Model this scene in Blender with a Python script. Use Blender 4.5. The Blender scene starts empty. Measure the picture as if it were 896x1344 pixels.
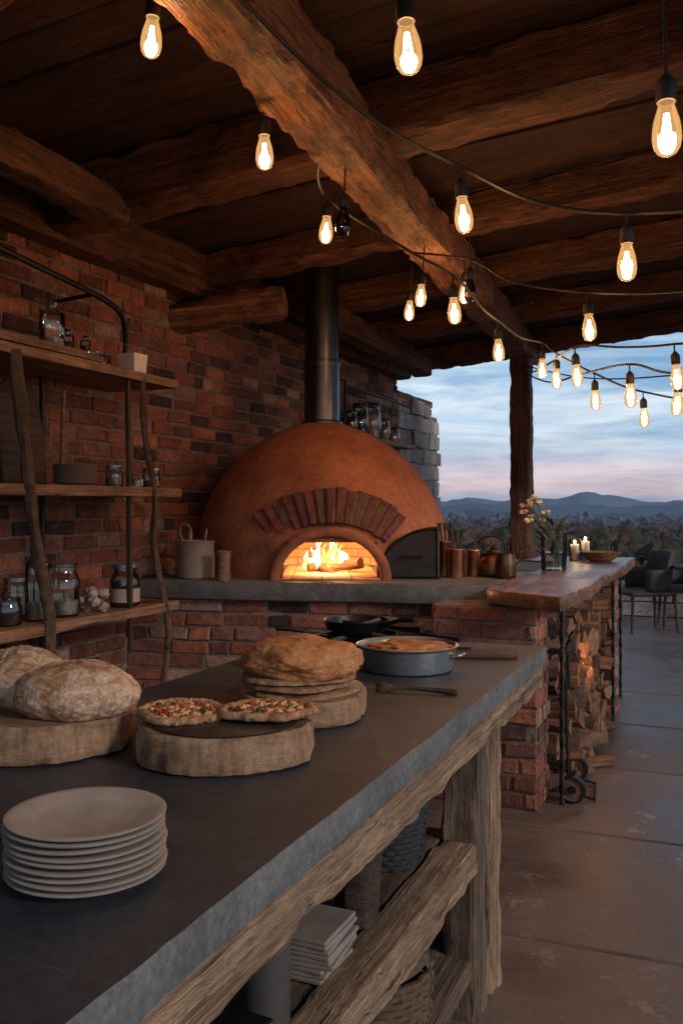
import bpy, bmesh, math, random
from mathutils import Vector, Matrix, noise, Euler
R=math.radians
random.seed(7)
S=bpy.context.scene
COL=S.collection
S.view_settings.view_transform='Standard'
S.view_settings.look='None'
S.view_settings.exposure=0

# ---------------------------------------------------------------- materials
def nt(name):
    m=bpy.data.materials.new(name); m.use_nodes=True
    t=m.node_tree; b=t.nodes['Principled BSDF']
    return m,t,b
def N(t,k,**kw):
    n=t.nodes.new(k)
    for a,v in kw.items():
        if a in n.inputs.keys(): n.inputs[a].default_value=v
        else: setattr(n,a,v)
    return n
def ramp(t,fac,stops):
    r=t.nodes.new('ShaderNodeValToRGB'); e=r.color_ramp.elements
    while len(e)<len(stops): e.new(0.5)
    for i,(p,c) in enumerate(stops):
        e[i].position=p; e[i].color=(c[0],c[1],c[2],1)
    t.links.new(fac,r.inputs[0]); return r.outputs[0]
def coords(t,scale=(1,1,1),kind='Object'):
    tc=N(t,'ShaderNodeTexCoord'); mp=N(t,'ShaderNodeMapping')
    mp.inputs['Scale'].default_value=scale
    t.links.new(tc.outputs[kind],mp.inputs[0]); return mp.outputs[0]
def noi(t,vec,scale,detail=5,rough=.6,dist=0):
    n=N(t,'ShaderNodeTexNoise'); n.inputs['Scale'].default_value=scale
    n.inputs['Detail'].default_value=min(detail,5); n.inputs['Roughness'].default_value=rough
    n.inputs['Distortion'].default_value=dist
    t.links.new(vec,n.inputs['Vector']); return n.outputs['Fac']
def mix(t,fac,a,b,mode='MIX'):
    m=N(t,'ShaderNodeMix',data_type='RGBA',blend_type=mode)
    for i,v in ((0,fac),(6,a),(7,b)):
        if isinstance(v,(int,float)): m.inputs[i].default_value=v
        elif isinstance(v,tuple): m.inputs[i].default_value=(v[0],v[1],v[2],1)
        else: t.links.new(v,m.inputs[i])
    return m.outputs[2]
def bump(t,b,h,strength=.3,dist=.01,prev=None):
    n=N(t,'ShaderNodeBump'); n.inputs['Strength'].default_value=strength
    n.inputs['Distance'].default_value=dist
    t.links.new(h,n.inputs['Height'])
    if prev is not None: t.links.new(prev,n.inputs['Normal'])
    t.links.new(n.outputs[0],b.inputs['Normal']); return n.outputs[0]
def island(t,lo,hi):
    g=N(t,'ShaderNodeNewGeometry')
    return ramp(t,g.outputs['Random Per Island'],[(0,lo),(1,hi)])
def wood(name,dark,light,grain=22,rough=.75,bs=.5,along=1.2,bd=.006,crack=.5,fine=.85):
    m,t,b=nt(name)
    v=coords(t,(along,grain*1.9,grain*1.9)); n1=noi(t,v,1,5,.78,.25)
    vf=coords(t,(along*3.5,grain*9,grain*9)); nf=noi(t,vf,1,4,.7)
    v2=coords(t,(1.3,2.4,2.4)); n2=noi(t,v2,2.2,5,.7,.2)
    c=ramp(t,n1,[(.32,dark),(.5,tuple((a+b_)/2 for a,b_ in zip(dark,light))),(.66,light)])
    c=mix(t,fine,c,ramp(t,nf,[(.36,(.45,.42,.4)),(.6,(1.18,1.18,1.18))]),'MULTIPLY')
    s=ramp(t,n2,[(.32,(.42,.38,.35)),(.64,(1.15,1.15,1.15))])
    c=mix(t,1.0,c,s,'MULTIPLY')
    vc=coords(t,(along*.28,grain*.9,grain*.9)); nc=noi(t,vc,1,3,.5,.15)
    cr=ramp(t,nc,[(.480,(1,1,1)),(.496,(.12,.09,.08)),(.502,(.12,.09,.08)),(.518,(1,1,1))])
    gate=noi(t,coords(t,(1,3,3)),3,2,.5); gt=ramp(t,gate,[(.45,(0,0,0)),(.53,(crack,crack,crack))])
    c=mix(t,gt,c,mix(t,1.0,c,cr,'MULTIPLY'))
    t.links.new(c,b.inputs['Base Color']); b.inputs['Roughness'].default_value=rough
    p=bump(t,b,n1,bs,bd*1.6); p=bump(t,b,nf,bs,bd*.5,p); bump(t,b,n2,bs*.8,bd*3,p)
    return m
def plain(name,col,rough=.5,metal=0,var=.25,scale=12,bs=.1,bd=.002,spec=None):
    m,t,b=nt(name)
    v=coords(t); n=noi(t,v,scale,5,.6)
    lo=tuple(max(0,c*(1-var)) for c in col); hi=tuple(c*(1+var) for c in col)
    t.links.new(ramp(t,n,[(.3,lo),(.7,hi)]),b.inputs['Base Color'])
    b.inputs['Roughness'].default_value=rough; b.inputs['Metallic'].default_value=metal
    n2=noi(t,v,scale*5,4,.6); bump(t,b,n2,bs,bd)
    return m
def emis(name,col,st):
    m=bpy.data.materials.new(name); m.use_nodes=True; t=m.node_tree; t.nodes.clear()
    o=N(t,'ShaderNodeOutputMaterial'); e=N(t,'ShaderNodeEmission')
    e.inputs[0].default_value=(*col,1); e.inputs[1].default_value=st
    t.links.new(e.outputs[0],o.inputs[0]); return m
def glass(name,tint=(.95,.97,.96),glow=None,amt=.12):
    m=bpy.data.materials.new(name); m.use_nodes=True; t=m.node_tree; t.nodes.clear()
    o=N(t,'ShaderNodeOutputMaterial'); tr=N(t,'ShaderNodeBsdfTransparent'); g=N(t,'ShaderNodeBsdfGlossy')
    tr.inputs[0].default_value=(*tint,1); g.inputs['Roughness'].default_value=.04
    f=N(t,'ShaderNodeFresnel'); f.inputs[0].default_value=1.5
    ad=N(t,'ShaderNodeMath',operation='ADD'); t.links.new(f.outputs[0],ad.inputs[0]); ad.inputs[1].default_value=amt*.5
    mx=N(t,'ShaderNodeMixShader'); t.links.new(ad.outputs[0],mx.inputs[0]); t.links.new(tr.outputs[0],mx.inputs[1]); t.links.new(g.outputs[0],mx.inputs[2])
    out=mx.outputs[0]
    if glow:
        e=N(t,'ShaderNodeEmission'); e.inputs[0].default_value=(*glow[0],1); e.inputs[1].default_value=glow[1]
        m2=N(t,'ShaderNodeMixShader'); m2.inputs[0].default_value=glow[2]
        t.links.new(out,m2.inputs[1]); t.links.new(e.outputs[0],m2.inputs[2]); out=m2.outputs[0]
    t.links.new(out,o.inputs[0]); return m
def brickmat(name,bs=.7):
    m,t,b=nt(name)
    a=N(t,'ShaderNodeVertexColor'); a.layer_name='Col'
    v=coords(t); n=noi(t,v,30,5,.8); n2=noi(t,v,2.6,4,.6)
    c=mix(t,1.0,a.outputs[0],ramp(t,n,[(.3,(.42,.38,.38)),(.7,(1.4,1.35,1.35))]),'MULTIPLY')
    soot=ramp(t,n2,[(.32,(.45,.41,.42)),(.6,(1,1,1))])
    c=mix(t,.85,c,soot,'MULTIPLY')
    n4=noi(t,v,6,5,.85); w=ramp(t,n4,[(.56,(0,0,0)),(.7,(.5,.5,.5))])
    c=mix(t,w,c,(.36,.26,.22))
    t.links.new(c,b.inputs['Base Color']); b.inputs['Roughness'].default_value=.92
    p=bump(t,b,n,bs,.014); n3=noi(t,v,110,3,.6); bump(t,b,n3,.45,.003,p)
    return m

M={}
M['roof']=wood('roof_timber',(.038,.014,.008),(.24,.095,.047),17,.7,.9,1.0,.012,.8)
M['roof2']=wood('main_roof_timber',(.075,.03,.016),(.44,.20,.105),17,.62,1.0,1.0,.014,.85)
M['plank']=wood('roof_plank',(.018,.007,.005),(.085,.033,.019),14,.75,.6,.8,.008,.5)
M['weather']=wood('weathered_wood',(.19,.115,.068),(.52,.35,.22),22,.8,.9,1.0,.008,.9)
M['weather2']=wood('grey_weathered_wood',(.075,.048,.032),(.25,.165,.11),22,.85,.9,1.0,.008,.9)
M['darkwood']=wood('dark_wood',(.03,.018,.012),(.12,.07,.045),30,.7,.5)
M['shelfwood']=wood('shelf_wood',(.17,.085,.042),(.46,.26,.145),20,.65,.6,1.0,.006,.6)
M['table']=wood('table_wood',(.11,.05,.027),(.36,.185,.105),14,.33,.4,1.0,.004,.5,.6)
M['boardtop']=wood('board_top',(.20,.11,.055),(.44,.27,.155),14,.6,.3)
M['brick']=brickmat('brick')
M['mortar']=plain('mortar',(.20,.145,.115),.95,0,.4,24,.9,.008)
M['stone']=brickmat('stone_block')
M['iron']=plain('black_iron',(.025,.024,.024),.45,.7,.3,20,.3,.002)
M['flue']=plain('flue_steel',(.07,.07,.075),.3,.9,.35,7,.15,.002)
M['cord']=plain('black_cord',(.012,.011,.011),.6)
M['copper']=plain('copper',(.40,.18,.10),.36,1,.4,14,.2)
M['brass']=plain('aged_brass',(.17,.10,.06),.36,1,.4,14,.25)
M['tray']=plain('dark_tray',(.06,.045,.035),.45,.4,.4,14,.2)
M['ceramic']=plain('plate_ceramic',(.38,.32,.275),.42,0,.16,22,.15,.001)
M['crock']=plain('stoneware',(.27,.21,.16),.6,0,.25,10,.3,.002)
M['alu']=plain('zinc_tub',(.27,.295,.32),.42,.75,.35,9,.35,.003)
M['steel']=plain('dull_steel',(.11,.105,.10),.5,.4,.25,9,.2)
M['pan']=plain('cast_iron',(.018,.018,.02),.4,.5,.3,20,.3,.002)
M['glass']=glass('clear_glass',(.93,.96,.95),None,.16)
M['glassd']=glass('tinted_glass',(.8,.78,.72))
M['bulb']=glass('bulb_glass',(1,.9,.75),((1,.54,.2),1.0,.38),.05)  # amber emission in the glass imitates the glow around the filament
M['bulboff']=glass('dark_bulb_glass',(.35,.25,.2))
M['fil']=emis('bulb_filament',(1,.74,.42),30)
M['flame']=emis('flame_core',(1,.60,.22),9)
M['flame2']=emis('flame_outer',(1,.30,.06),4)
M['ember']=emis('log_flame',(1,.34,.06),1.6)
M['candle']=plain('candle_wax',(.75,.68,.58),.5,0,.05)
M['paper']=plain('paper_white',(.27,.25,.225),.7,0,.1)
M['label']=plain('jar_paper',(.42,.33,.27),.8,0,.1)
M['cover']=plain('booklet_cover',(.24,.19,.155),.7,0,.2)
M['coffee']=plain('coffee_beans',(.05,.025,.015),.6,0,.5,60,.8,.004)
M['grain']=plain('dried_grain',(.45,.38,.3),.8,0,.4,60,.8,.004)
M['flowerp']=plain('cream_petal',(.75,.62,.42),.7,0,.2)
M['stem']=plain('green_stem',(.06,.09,.035),.6,0,.3)
M['wicker']=plain('black_wicker',(.03,.032,.035),.75,0,.4,60,.8,.006)
M['wicker2']=plain('natural_wicker',(.13,.08,.045),.8,0,.4,60,.8,.006)
M['bark']=plain('log_bark',(.12,.07,.045),.9,0,.5,18,.9,.012)
M['split']=wood('split_wood',(.13,.055,.026),(.36,.17,.09),20,.8,.8)
M['chairm']=plain('chair_weave',(.05,.042,.036),.7,0,.3,40,.5,.004)
m,t,b=nt('log_end'); v=coords(t,(.1,1,1)); n=noi(t,v,26,5,.7,.3)
wv=N(t,'ShaderNodeTexWave',wave_type='RINGS',rings_direction='X'); wv.inputs['Scale'].default_value=28; wv.inputs['Distortion'].default_value=3; wv.inputs['Detail'].default_value=2
t.links.new(coords(t),wv.inputs[0])
c=ramp(t,n,[(.3,(.13,.06,.03)),(.7,(.36,.19,.105))]); c=mix(t,.5,c,ramp(t,wv.outputs['Fac'],[(.2,(.5,.45,.4)),(.8,(1.1,1.1,1.1))]),'MULTIPLY')
oi=N(t,'ShaderNodeObjectInfo'); c=mix(t,1.0,c,ramp(t,oi.outputs['Random'],[(0,(.45,.42,.4)),(1,(1.15,1.1,1.05))]),'MULTIPLY')
t.links.new(c,b.inputs['Base Color']); b.inputs['Roughness'].default_value=.9; bump(t,b,n,.7,.006); M['endg']=m
m,t,b=nt('board_bark_side'); v=coords(t,(1,1,2)); n=noi(t,v,11,5,.75,.4); n2=noi(t,coords(t,(1,1,.3)),70,4,.7)
c=ramp(t,n,[(.3,(.13,.065,.032)),(.5,(.29,.165,.092)),(.7,(.41,.26,.155))]); c=mix(t,.7,c,ramp(t,n2,[(.35,(.55,.5,.45)),(.6,(1.1,1.1,1.1))]),'MULTIPLY')
t.links.new(c,b.inputs['Base Color']); b.inputs['Roughness'].default_value=.75; p=bump(t,b,n,.6,.010); bump(t,b,n2,.6,.003,p); M['boardside']=m

m,t,b=nt('terracotta_clay'); v=coords(t); n=noi(t,v,2.2,5,.7); n2=noi(t,v,30,5,.78)
c=ramp(t,n,[(.28,(.20,.062,.03)),(.5,(.37,.125,.06)),(.72,(.52,.205,.105))])
c=mix(t,.55,c,ramp(t,n2,[(.3,(.4,.36,.34)),(.7,(1.25,1.2,1.15))]),'MULTIPLY')
t.links.new(c,b.inputs['Base Color']); b.inputs['Roughness'].default_value=.85
p=bump(t,b,n,.6,.04); bump(t,b,n2,.55,.008,p); M['clay']=m
m,t,b=nt('counter_concrete'); v=coords(t); n=noi(t,v,3.2,5,.7,.4); n2=noi(t,v,60,5,.7); n3=noi(t,coords(t,(1,6,1)),5,5,.7)
c=ramp(t,n,[(.3,(.024,.026,.033)),(.55,(.043,.046,.056)),(.75,(.078,.081,.091))])
c=mix(t,.6,c,ramp(t,n2,[(.35,(.62,.62,.62)),(.65,(1.25,1.25,1.25))]),'MULTIPLY')
c=mix(t,ramp(t,n3,[(.60,(0,0,0)),(.72,(.3,.3,.3))]),c,(.16,.155,.155))
t.links.new(c,b.inputs['Base Color'])
t.links.new(ramp(t,n,[(.3,(.34,.34,.34)),(.7,(.62,.62,.62))]),b.inputs['Roughness'])
p=bump(t,b,n,.15,.01); bump(t,b,n2,.25,.002,p); M['counter']=m
def conc(name,a,b_):
    m,t,b=nt(name); v=coords(t); n=noi(t,v,5,5,.78,.3); n2=noi(t,v,70,5,.8)
    c=ramp(t,n,[(.3,a),(.7,b_)])
    c=mix(t,.8,c,ramp(t,n2,[(.35,(.55,.55,.55)),(.65,(1.3,1.3,1.3))]),'MULTIPLY')
    t.links.new(c,b.inputs['Base Color']); b.inputs['Roughness'].default_value=.85
    p=bump(t,b,n,.5,.010); bump(t,b,n2,.8,.004,p); return m
M['edge']=conc('slab_edge',(.09,.09,.092),(.20,.198,.195))  # lighter than the countertop: sky light on the sides put into colour
M['ledge']=conc('ledge_concrete',(.07,.067,.066),(.18,.173,.168))
m,t,b=nt('patio_concrete'); v=coords(t)
n=noi(t,v,1.3,5,.76,.5); n2=noi(t,v,7,5,.8,.4); n3=noi(t,v,90,4,.6); n5=noi(t,v,1.7,2,.5)
c=ramp(t,n,[(.3,(.075,.054,.044)),(.5,(.14,.103,.086)),(.7,(.21,.16,.138))])
c=mix(t,.6,c,ramp(t,n3,[(.35,(.7,.7,.7)),(.65,(1.2,1.2,1.2))]),'MULTIPLY')
c=mix(t,1.0,c,island(t,(.75,.73,.72),(1.15,1.15,1.15)),'MULTIPLY')
spk=mix(t,1.0,ramp(t,n2,[(.575,(0,0,0)),(.64,(.65,.65,.65))]),ramp(t,n5,[(.42,(0,0,0)),(.6,(1,1,1))]),'MULTIPLY')
c=mix(t,spk,c,(.36,.32,.29))
t.links.new(c,b.inputs['Base Color'])
t.links.new(ramp(t,n,[(.3,(.28,.28,.28)),(.7,(.62,.62,.62))]),b.inputs['Roughness'])
p=bump(t,b,n2,.3,.006); bump(t,b,n3,.3,.002,p); M['floor']=m
M['joint']=plain('joint_sand',(.02,.016,.014),.95)
def crust(name,a,b_,fl,lo=.5,hi=.62,sc=9,bd=.010,fm=.85):
    m,t,b=nt(name); v=coords(t); n=noi(t,v,sc,5,.7,.4); n2=noi(t,v,sc*2.2,5,.8,.6); n3=noi(t,v,140,4,.65)
    c=ramp(t,n,[(.3,a),(.7,b_)])
    c=mix(t,ramp(t,n2,[(lo,(0,0,0)),(hi,(fm,fm,fm))]),c,fl)
    c=mix(t,.6,c,ramp(t,n3,[(.35,(.6,.55,.5)),(.6,(1.1,1.1,1.1))]),'MULTIPLY')
    t.links.new(c,b.inputs['Base Color']); b.inputs['Roughness'].default_value=.75
    p=bump(t,b,n2,.8,bd); bump(t,b,n3,.6,.003,p); return m
M['bread']=crust('floured_crust',(.20,.08,.03),(.46,.235,.115),(.64,.47,.34),.42,.58,10,.006)
M['golden']=crust('golden_crust',(.26,.08,.025),(.62,.27,.10),(.70,.42,.22),.52,.68,9,.005,.7)
M['flat']=crust('flatbread',(.22,.10,.045),(.50,.30,.165),(.10,.04,.02),.54,.64,16)
M['rim']=crust('pizza_crust',(.36,.16,.065),(.66,.40,.22),(.12,.045,.02),.52,.62,20)
m,t,b=nt('pizza_sauce'); v=coords(t); n=noi(t,v,46,5,.65,.5)
c=ramp(t,n,[(.3,(.12,.015,.008)),(.46,(.36,.06,.02)),(.54,(.55,.22,.08)),(.62,(.68,.42,.24)),(.75,(.35,.14,.05))])
t.links.new(c,b.inputs['Base Color']); b.inputs['Roughness'].default_value=.35; bump(t,b,n,.9,.008); M['sauce']=m
M['cheese']=plain('melted_cheese',(.62,.40,.2),.4,0,.4,60,.5,.003)
M['tomato']=plain('tomato_piece',(.30,.035,.015),.3,0,.4,60,.5,.003)
M['basil']=plain('basil_leaf',(.05,.08,.02),.5,0,.3,60,.5,.003)
m,t,b=nt('firebrick'); v=coords(t,(1,1,1)); br=N(t,'ShaderNodeTexBrick')
for k,vv in (('Color1',(.62,.42,.27,1)),('Color2',(.5,.31,.19,1)),('Mortar',(.22,.14,.09,1)),('Scale',1),('Brick Width',.16),('Row Height',.055),('Mortar Size',.004)): br.inputs[k].default_value=vv
mp=N(t,'ShaderNodeMapping'); mp.inputs['Rotation'].default_value=(R(90),0,0); t.links.new(v,mp.inputs[0]); t.links.new(mp.outputs[0],br.inputs[0])
nn_=noi(t,v,14,5,.7); cc_=mix(t,.8,br.outputs[0],ramp(t,nn_,[(.3,(.55,.5,.45)),(.65,(1.1,1.1,1.1))]),'MULTIPLY')
t.links.new(cc_,b.inputs['Base Color']); b.inputs['Roughness'].default_value=.9; M['fireb']=m

# ---------------------------------------------------------------- mesh builder
class MB:
    def __init__(s): s.v=[];s.f=[];s.m=[];s.c=[]
    def add(s,vs,fs,mi=0,col=None,mat=None):
        o=len(s.v)
        s.v+= [tuple(mat@Vector(v)) for v in vs] if mat is not None else [tuple(v) for v in vs]
        for k,f in enumerate(fs):
            s.f.append(tuple(i+o for i in f)); s.m.append(mi[k] if isinstance(mi,list) else mi); s.c.append(col)
        return s
    def box(s,x0,x1,y0,y1,z0,z1,mi=0,ch=.004,mat=None,col=None):
        ch=min(ch,(x1-x0)*.3,(y1-y0)*.3,(z1-z0)*.3)
        vs=[]
        for z,i in ((z0,ch),(z0+ch,0),(z1-ch,0),(z1,ch)):
            for (x,y,sx,sy) in ((x0,y0,1,1),(x1,y0,-1,1),(x1,y1,-1,-1),(x0,y1,1,-1)):
                if i==0:
                    vs+= [(x,y+sy*ch,z),(x+sx*ch,y,z)] if (sx*sy)>0 else [(x+sx*ch,y,z),(x,y+sy*ch,z)]
                else:
                    vs+= [(x+sx*ch,y+sy*ch*1.3,z),(x+sx*ch*1.3,y+sy*ch,z)] if (sx*sy)>0 else [(x+sx*ch*1.3,y+sy*ch,z),(x+sx*ch,y+sy*ch*1.3,z)]
        fs=[tuple(reversed(range(8))),tuple(range(24,32))]
        for r in range(3):
            for k in range(8):
                a=r*8+k;b=r*8+(k+1)%8
                fs.append((a,b,b+8,a+8))
        return s.add(vs,fs,mi,col,mat)
    def lathe(s,prof,seg=32,mi=0,mat=None,wob=0,seed=0,fr=1.0,wob2=0):
        vs=[];fs=[];rows=[]
        for (r,z) in prof:
            if r<1e-6: rows.append([len(vs)]); vs.append((0,0,z))
            else:
                row=[]
                for k in range(seg):
                    a=2*math.pi*k/seg
                    rr=r*(1+wob*noise.noise(Vector((math.cos(a)*fr+seed,math.sin(a)*fr,z*3+seed*1.7))))
                    if wob2: rr+=wob2*noise.noise(Vector((math.cos(a)*9+seed,math.sin(a)*9,z*40)))
                    row.append(len(vs)); vs.append((rr*math.cos(a),rr*math.sin(a),z))
                rows.append(row)
        ms=[]
        for i in range(len(rows)-1):
            A,B=rows[i],rows[i+1]
            mm=mi[i] if isinstance(mi,list) else mi
            if len(A)==1 and len(B)==1: continue
            for k in range(seg):
                k2=(k+1)%seg
                if len(A)==1: fs.append((A[0],B[k2],B[k]))
                elif len(B)==1: fs.append((A[k],A[k2],B[0]))
                else: fs.append((A[k],A[k2],B[k2],B[k]))
                ms.append(mm)
        return s.add(vs,fs,ms,None,mat)
    def tube(s,pts,r,seg=8,mi=0,cap=True,wob=0,mat=None):
        pts=[Vector(p) for p in pts]; vs=[];fs=[]; n=len(pts)
        rs=r if isinstance(r,list) else [r]*n
        up=Vector((0,0,1))
        for i,p in enumerate(pts):
            d=(pts[min(i+1,n-1)]-pts[max(i-1,0)]).normalized()
            u=up if abs(d.dot(up))<.95 else Vector((1,0,0))
            a=d.cross(u).normalized(); bb=d.cross(a).normalized()
            for k in range(seg):
                an=2*math.pi*k/seg
                q=rs[i]*(1+wob*noise.noise(p*9+Vector((k*.7,0,0))))
                vs.append(p+(a*math.cos(an)+bb*math.sin(an))*q)
        for i in range(n-1):
            for k in range(seg):
                k2=(k+1)%seg
                fs.append((i*seg+k,i*seg+k2,(i+1)*seg+k2,(i+1)*seg+k))
        if cap: fs+= [tuple(range(seg)),tuple(reversed(range((n-1)*seg,n*seg)))]
        return s.add(vs,fs,mi,None,mat)
    def blob(s,c,rad,amp=.1,fr=2,seed=0,nu=32,nv=18,mi=0,flat=None,mat=None,fine=0,slash=0):
        vs=[];fs=[];c=Vector(c)
        for j in range(nv+1):
            th=math.pi*j/nv
            for k in range(nu):
                ph=2*math.pi*k/nu
                d=Vector((math.sin(th)*math.cos(ph),math.sin(th)*math.sin(ph),math.cos(th)))
                q=1+amp*noise.noise(d*fr+Vector((seed,seed*2.3,0)))*1.6+fine*noise.noise(d*fr*4+Vector((seed,0,9)))+fine*.5*noise.noise(d*fr*10+Vector((seed,0,9)))
                if slash and d.z>0:
                    w_=abs(d.x*.8+d.y*.6+.1*noise.noise(d*5)); w2=abs(d.x*.6-d.y*.8+.3+.1*noise.noise(d*5+Vector((9,0,0))))
                    for ww in (w_,w2): q-=slash*max(0,1-ww/.09)*d.z; q+=slash*.5*max(0,1-abs(ww-.14)/.07)*d.z
                p=Vector((d.x*rad[0],d.y*rad[1],d.z*rad[2]))*q
                if flat is not None and p.z<-flat: p.z=-flat+ (p.z+flat)*.08
                vs.append(c+p)
        for j in range(nv):
            for k in range(nu):
                k2=(k+1)%nu
                fs.append((j*nu+k,(j+1)*nu+k,(j+1)*nu+k2,j*nu+k2))
        return s.add(vs,fs,mi,None,mat)
    def timber(s,L,w,h,seed=0,amp=.012,step=.05,mi=0,mat=None,rnd=.09):
        n=max(3,int(L/step)); prof=[]
        c=min(w,h)*rnd
        base=[(-w/2+c,-h/2),(-w/6,-h/2),(w/6,-h/2),(w/2-c,-h/2),(w/2,-h/2+c),(w/2,-h/6),(w/2,h/6),(w/2,h/2-c),(w/2-c,h/2),(0,h/2),(-w/2+c,h/2),(-w/2,h/2-c),(-w/2,h/6),(-w/2,-h/6),(-w/2,-h/2+c)]
        vs=[];fs=[];K=len(base)
        for i in range(n+1):
            x=L*i/n
            bend=Vector((0,noise.noise(Vector((x*.5,seed*3.1,0)))*amp*.8,noise.noise(Vector((x*.5,seed*5.1,7)))*amp*.8))
            for (y,z) in base:
                q=noise.noise(Vector((x*1.6,y*9+seed*7.7,z*9)))*amp*.5+noise.noise(Vector((x*7,y*20+seed,z*20)))*amp*.5+noise.noise(Vector((x*17,y*50+seed,z*50)))*amp*.45
                d=Vector((y,z)).normalized()
                corner=abs(y)>w/2-c-1e-6 and abs(z)>h/2-c-1e-6
                if corner: q-=max(0,noise.noise(Vector((x*5,round(y,1)*40+seed,z*20)))-.1)*amp*1.8
                vs.append((x,y+d.x*q+bend.y,z+d.y*q+bend.z))
        for i in range(n):
            for k in range(K):
                k2=(k+1)%K; fs.append((i*K+k,i*K+k2,(i+1)*K+k2,(i+1)*K+k))
        fs+= [tuple(reversed(range(K))),tuple(range(n*K,(n+1)*K))]
        return s.add(vs,fs,mi,None,mat)
    def obj(s,name,mats,parent=None,loc=(0,0,0),rot=(0,0,0),smooth=40,label=None,cat=None,group=None,kind=None):
        me=bpy.data.meshes.new(name); me.from_pydata(s.v,[],s.f)
        for mm in (mats if isinstance(mats,list) else [mats]): me.materials.append(M[mm] if isinstance(mm,str) else mm)
        me.polygons.foreach_set('material_index',s.m)
        if any(c is not None for c in s.c):
            ca=me.color_attributes.new('Col','FLOAT_COLOR','CORNER'); dat=[]
            for p,c in zip(me.polygons,s.c):
                c=c or (.3,.3,.3); dat+= [c[0],c[1],c[2],1]*p.loop_total
            ca.data.foreach_set('color',dat)
        me.update()
        if smooth:
            me.polygons.foreach_set('use_smooth',[True]*len(me.polygons))
            try: me.set_sharp_from_angle(angle=R(smooth))
            except Exception: pass
        o=bpy.data.objects.new(name,me); COL.objects.link(o)
        o.location=loc; o.rotation_euler=rot
        if parent: o.parent=parent
        tag(o,label,cat,group,kind); return o
def tag(o,label=None,cat=None,group=None,kind=None):
    if label: o['label']=label
    if cat: o['category']=cat
    if group: o['group']=group
    if kind: o['kind']=kind
def thing(name,label,cat,loc=(0,0,0),rot=(0,0,0),group=None):
    e=bpy.data.objects.new(name,None); e.empty_display_size=.1; COL.objects.link(e)
    e.location=loc; e.rotation_euler=rot; tag(e,label,cat,group); return e
def tim(name,p0,p1,w,h,mat,seed=0,amp=.012,parent=None,rnd=.09,**kw):
    p0=Vector(p0);p1=Vector(p1);d=p1-p0
    mb=MB(); mb.timber(d.length,w,h,seed,amp,.03,0,None,rnd)
    q=d.to_track_quat('X','Z')
    return mb.obj(name,[mat],parent,p0,q.to_euler(),smooth=28,**kw)
def smoothpts(P,n=8):
    P=[Vector(p) for p in P]; out=[]
    for i in range(len(P)-1):
        a=P[max(i-1,0)];b=P[i];c=P[i+1];d=P[min(i+2,len(P)-1)]
        for k in range(n):
            t=k/n
            out.append(.5*((2*b)+(c-a)*t+(2*a-5*b+4*c-d)*t*t+(3*b-a-3*c+d)*t**3))
    out.append(P[-1]); return out

# ---------------------------------------------------------------- setting
FL=MB()
xs=[-6,-3.2,-1.35,1.75,4.1,6]; ys=[-3,-1.1,-.08,.94,1.95,2.97,4.02,5.06,6.1,7.15,8.2,9.25,10.3,11.35,12.6]
for i in range(len(xs)-1):
    for j in range(len(ys)-1):
        FL.box(xs[i]+.008,xs[i+1]-.008,ys[j]+.008,ys[j+1]-.008,-.06,random.uniform(-.003,0.002),0,.006)
FL.box(-6,6,-3,12.6,-.2,-.022,1,.004)
FL.obj('patio_floor',['floor','joint'],smooth=20,kind='structure')
m,t,b=nt('hillside_ground'); geo=N(t,'ShaderNodeNewGeometry'); v=coords(t); n=noi(t,v,.02,5,.8)
c=ramp(t,n,[(.3,(.035,.04,.025)),(.7,(.09,.07,.05))])
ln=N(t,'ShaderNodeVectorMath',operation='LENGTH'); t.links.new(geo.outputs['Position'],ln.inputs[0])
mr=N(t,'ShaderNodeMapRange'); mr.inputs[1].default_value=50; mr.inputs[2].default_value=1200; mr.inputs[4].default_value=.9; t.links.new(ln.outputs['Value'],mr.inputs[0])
c=mix(t,mr.outputs[0],c,(.11,.14,.20)); t.links.new(c,b.inputs['Base Color']); b.inputs['Roughness'].default_value=1; M['gnd']=m  # distance haze painted into the base colour as blue-grey
g=MB(); vs=[];fs=[]; rings=[0,8,16,25,40,70,120,200,350,600,1000,2000,4500]; K=72
def gz(r): return -.25 if r<17 else (-.25-(r-17)*.25 if r<40 else -6-(r-40)*.022)
for r in rings:
    for k in range(K):
        a=2*math.pi*k/K; vs.append((r*math.cos(a),r*math.sin(a),max(gz(r),-30)))
for i in range(len(rings)-1):
    for k in range(K):
        k2=(k+1)%K; fs.append((i*K+k,(i+1)*K+k,(i+1)*K+k2,i*K+k2))
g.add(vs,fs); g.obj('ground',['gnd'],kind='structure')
m,t,b=nt('forest_foliage'); geo=N(t,'ShaderNodeNewGeometry')
v=coords(t); n=noi(t,v,.16,5,.75); n2=noi(t,v,1.6,5,.85)
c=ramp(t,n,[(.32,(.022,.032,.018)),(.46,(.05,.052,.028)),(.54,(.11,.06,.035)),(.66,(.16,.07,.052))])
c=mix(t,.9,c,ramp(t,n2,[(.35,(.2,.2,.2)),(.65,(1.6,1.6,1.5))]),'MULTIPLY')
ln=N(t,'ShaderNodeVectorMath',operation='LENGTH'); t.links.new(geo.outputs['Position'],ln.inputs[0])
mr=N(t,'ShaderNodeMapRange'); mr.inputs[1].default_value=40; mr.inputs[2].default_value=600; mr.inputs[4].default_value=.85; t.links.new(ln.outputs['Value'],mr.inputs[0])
c=mix(t,mr.outputs[0],c,(.12,.145,.20)); t.links.new(c,b.inputs['Base Color']); b.inputs['Roughness'].default_value=1  # farther crowns fade to blue-grey: aerial haze put into their colour
bump(t,b,n2,1,.4); M['forest']=m
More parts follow.
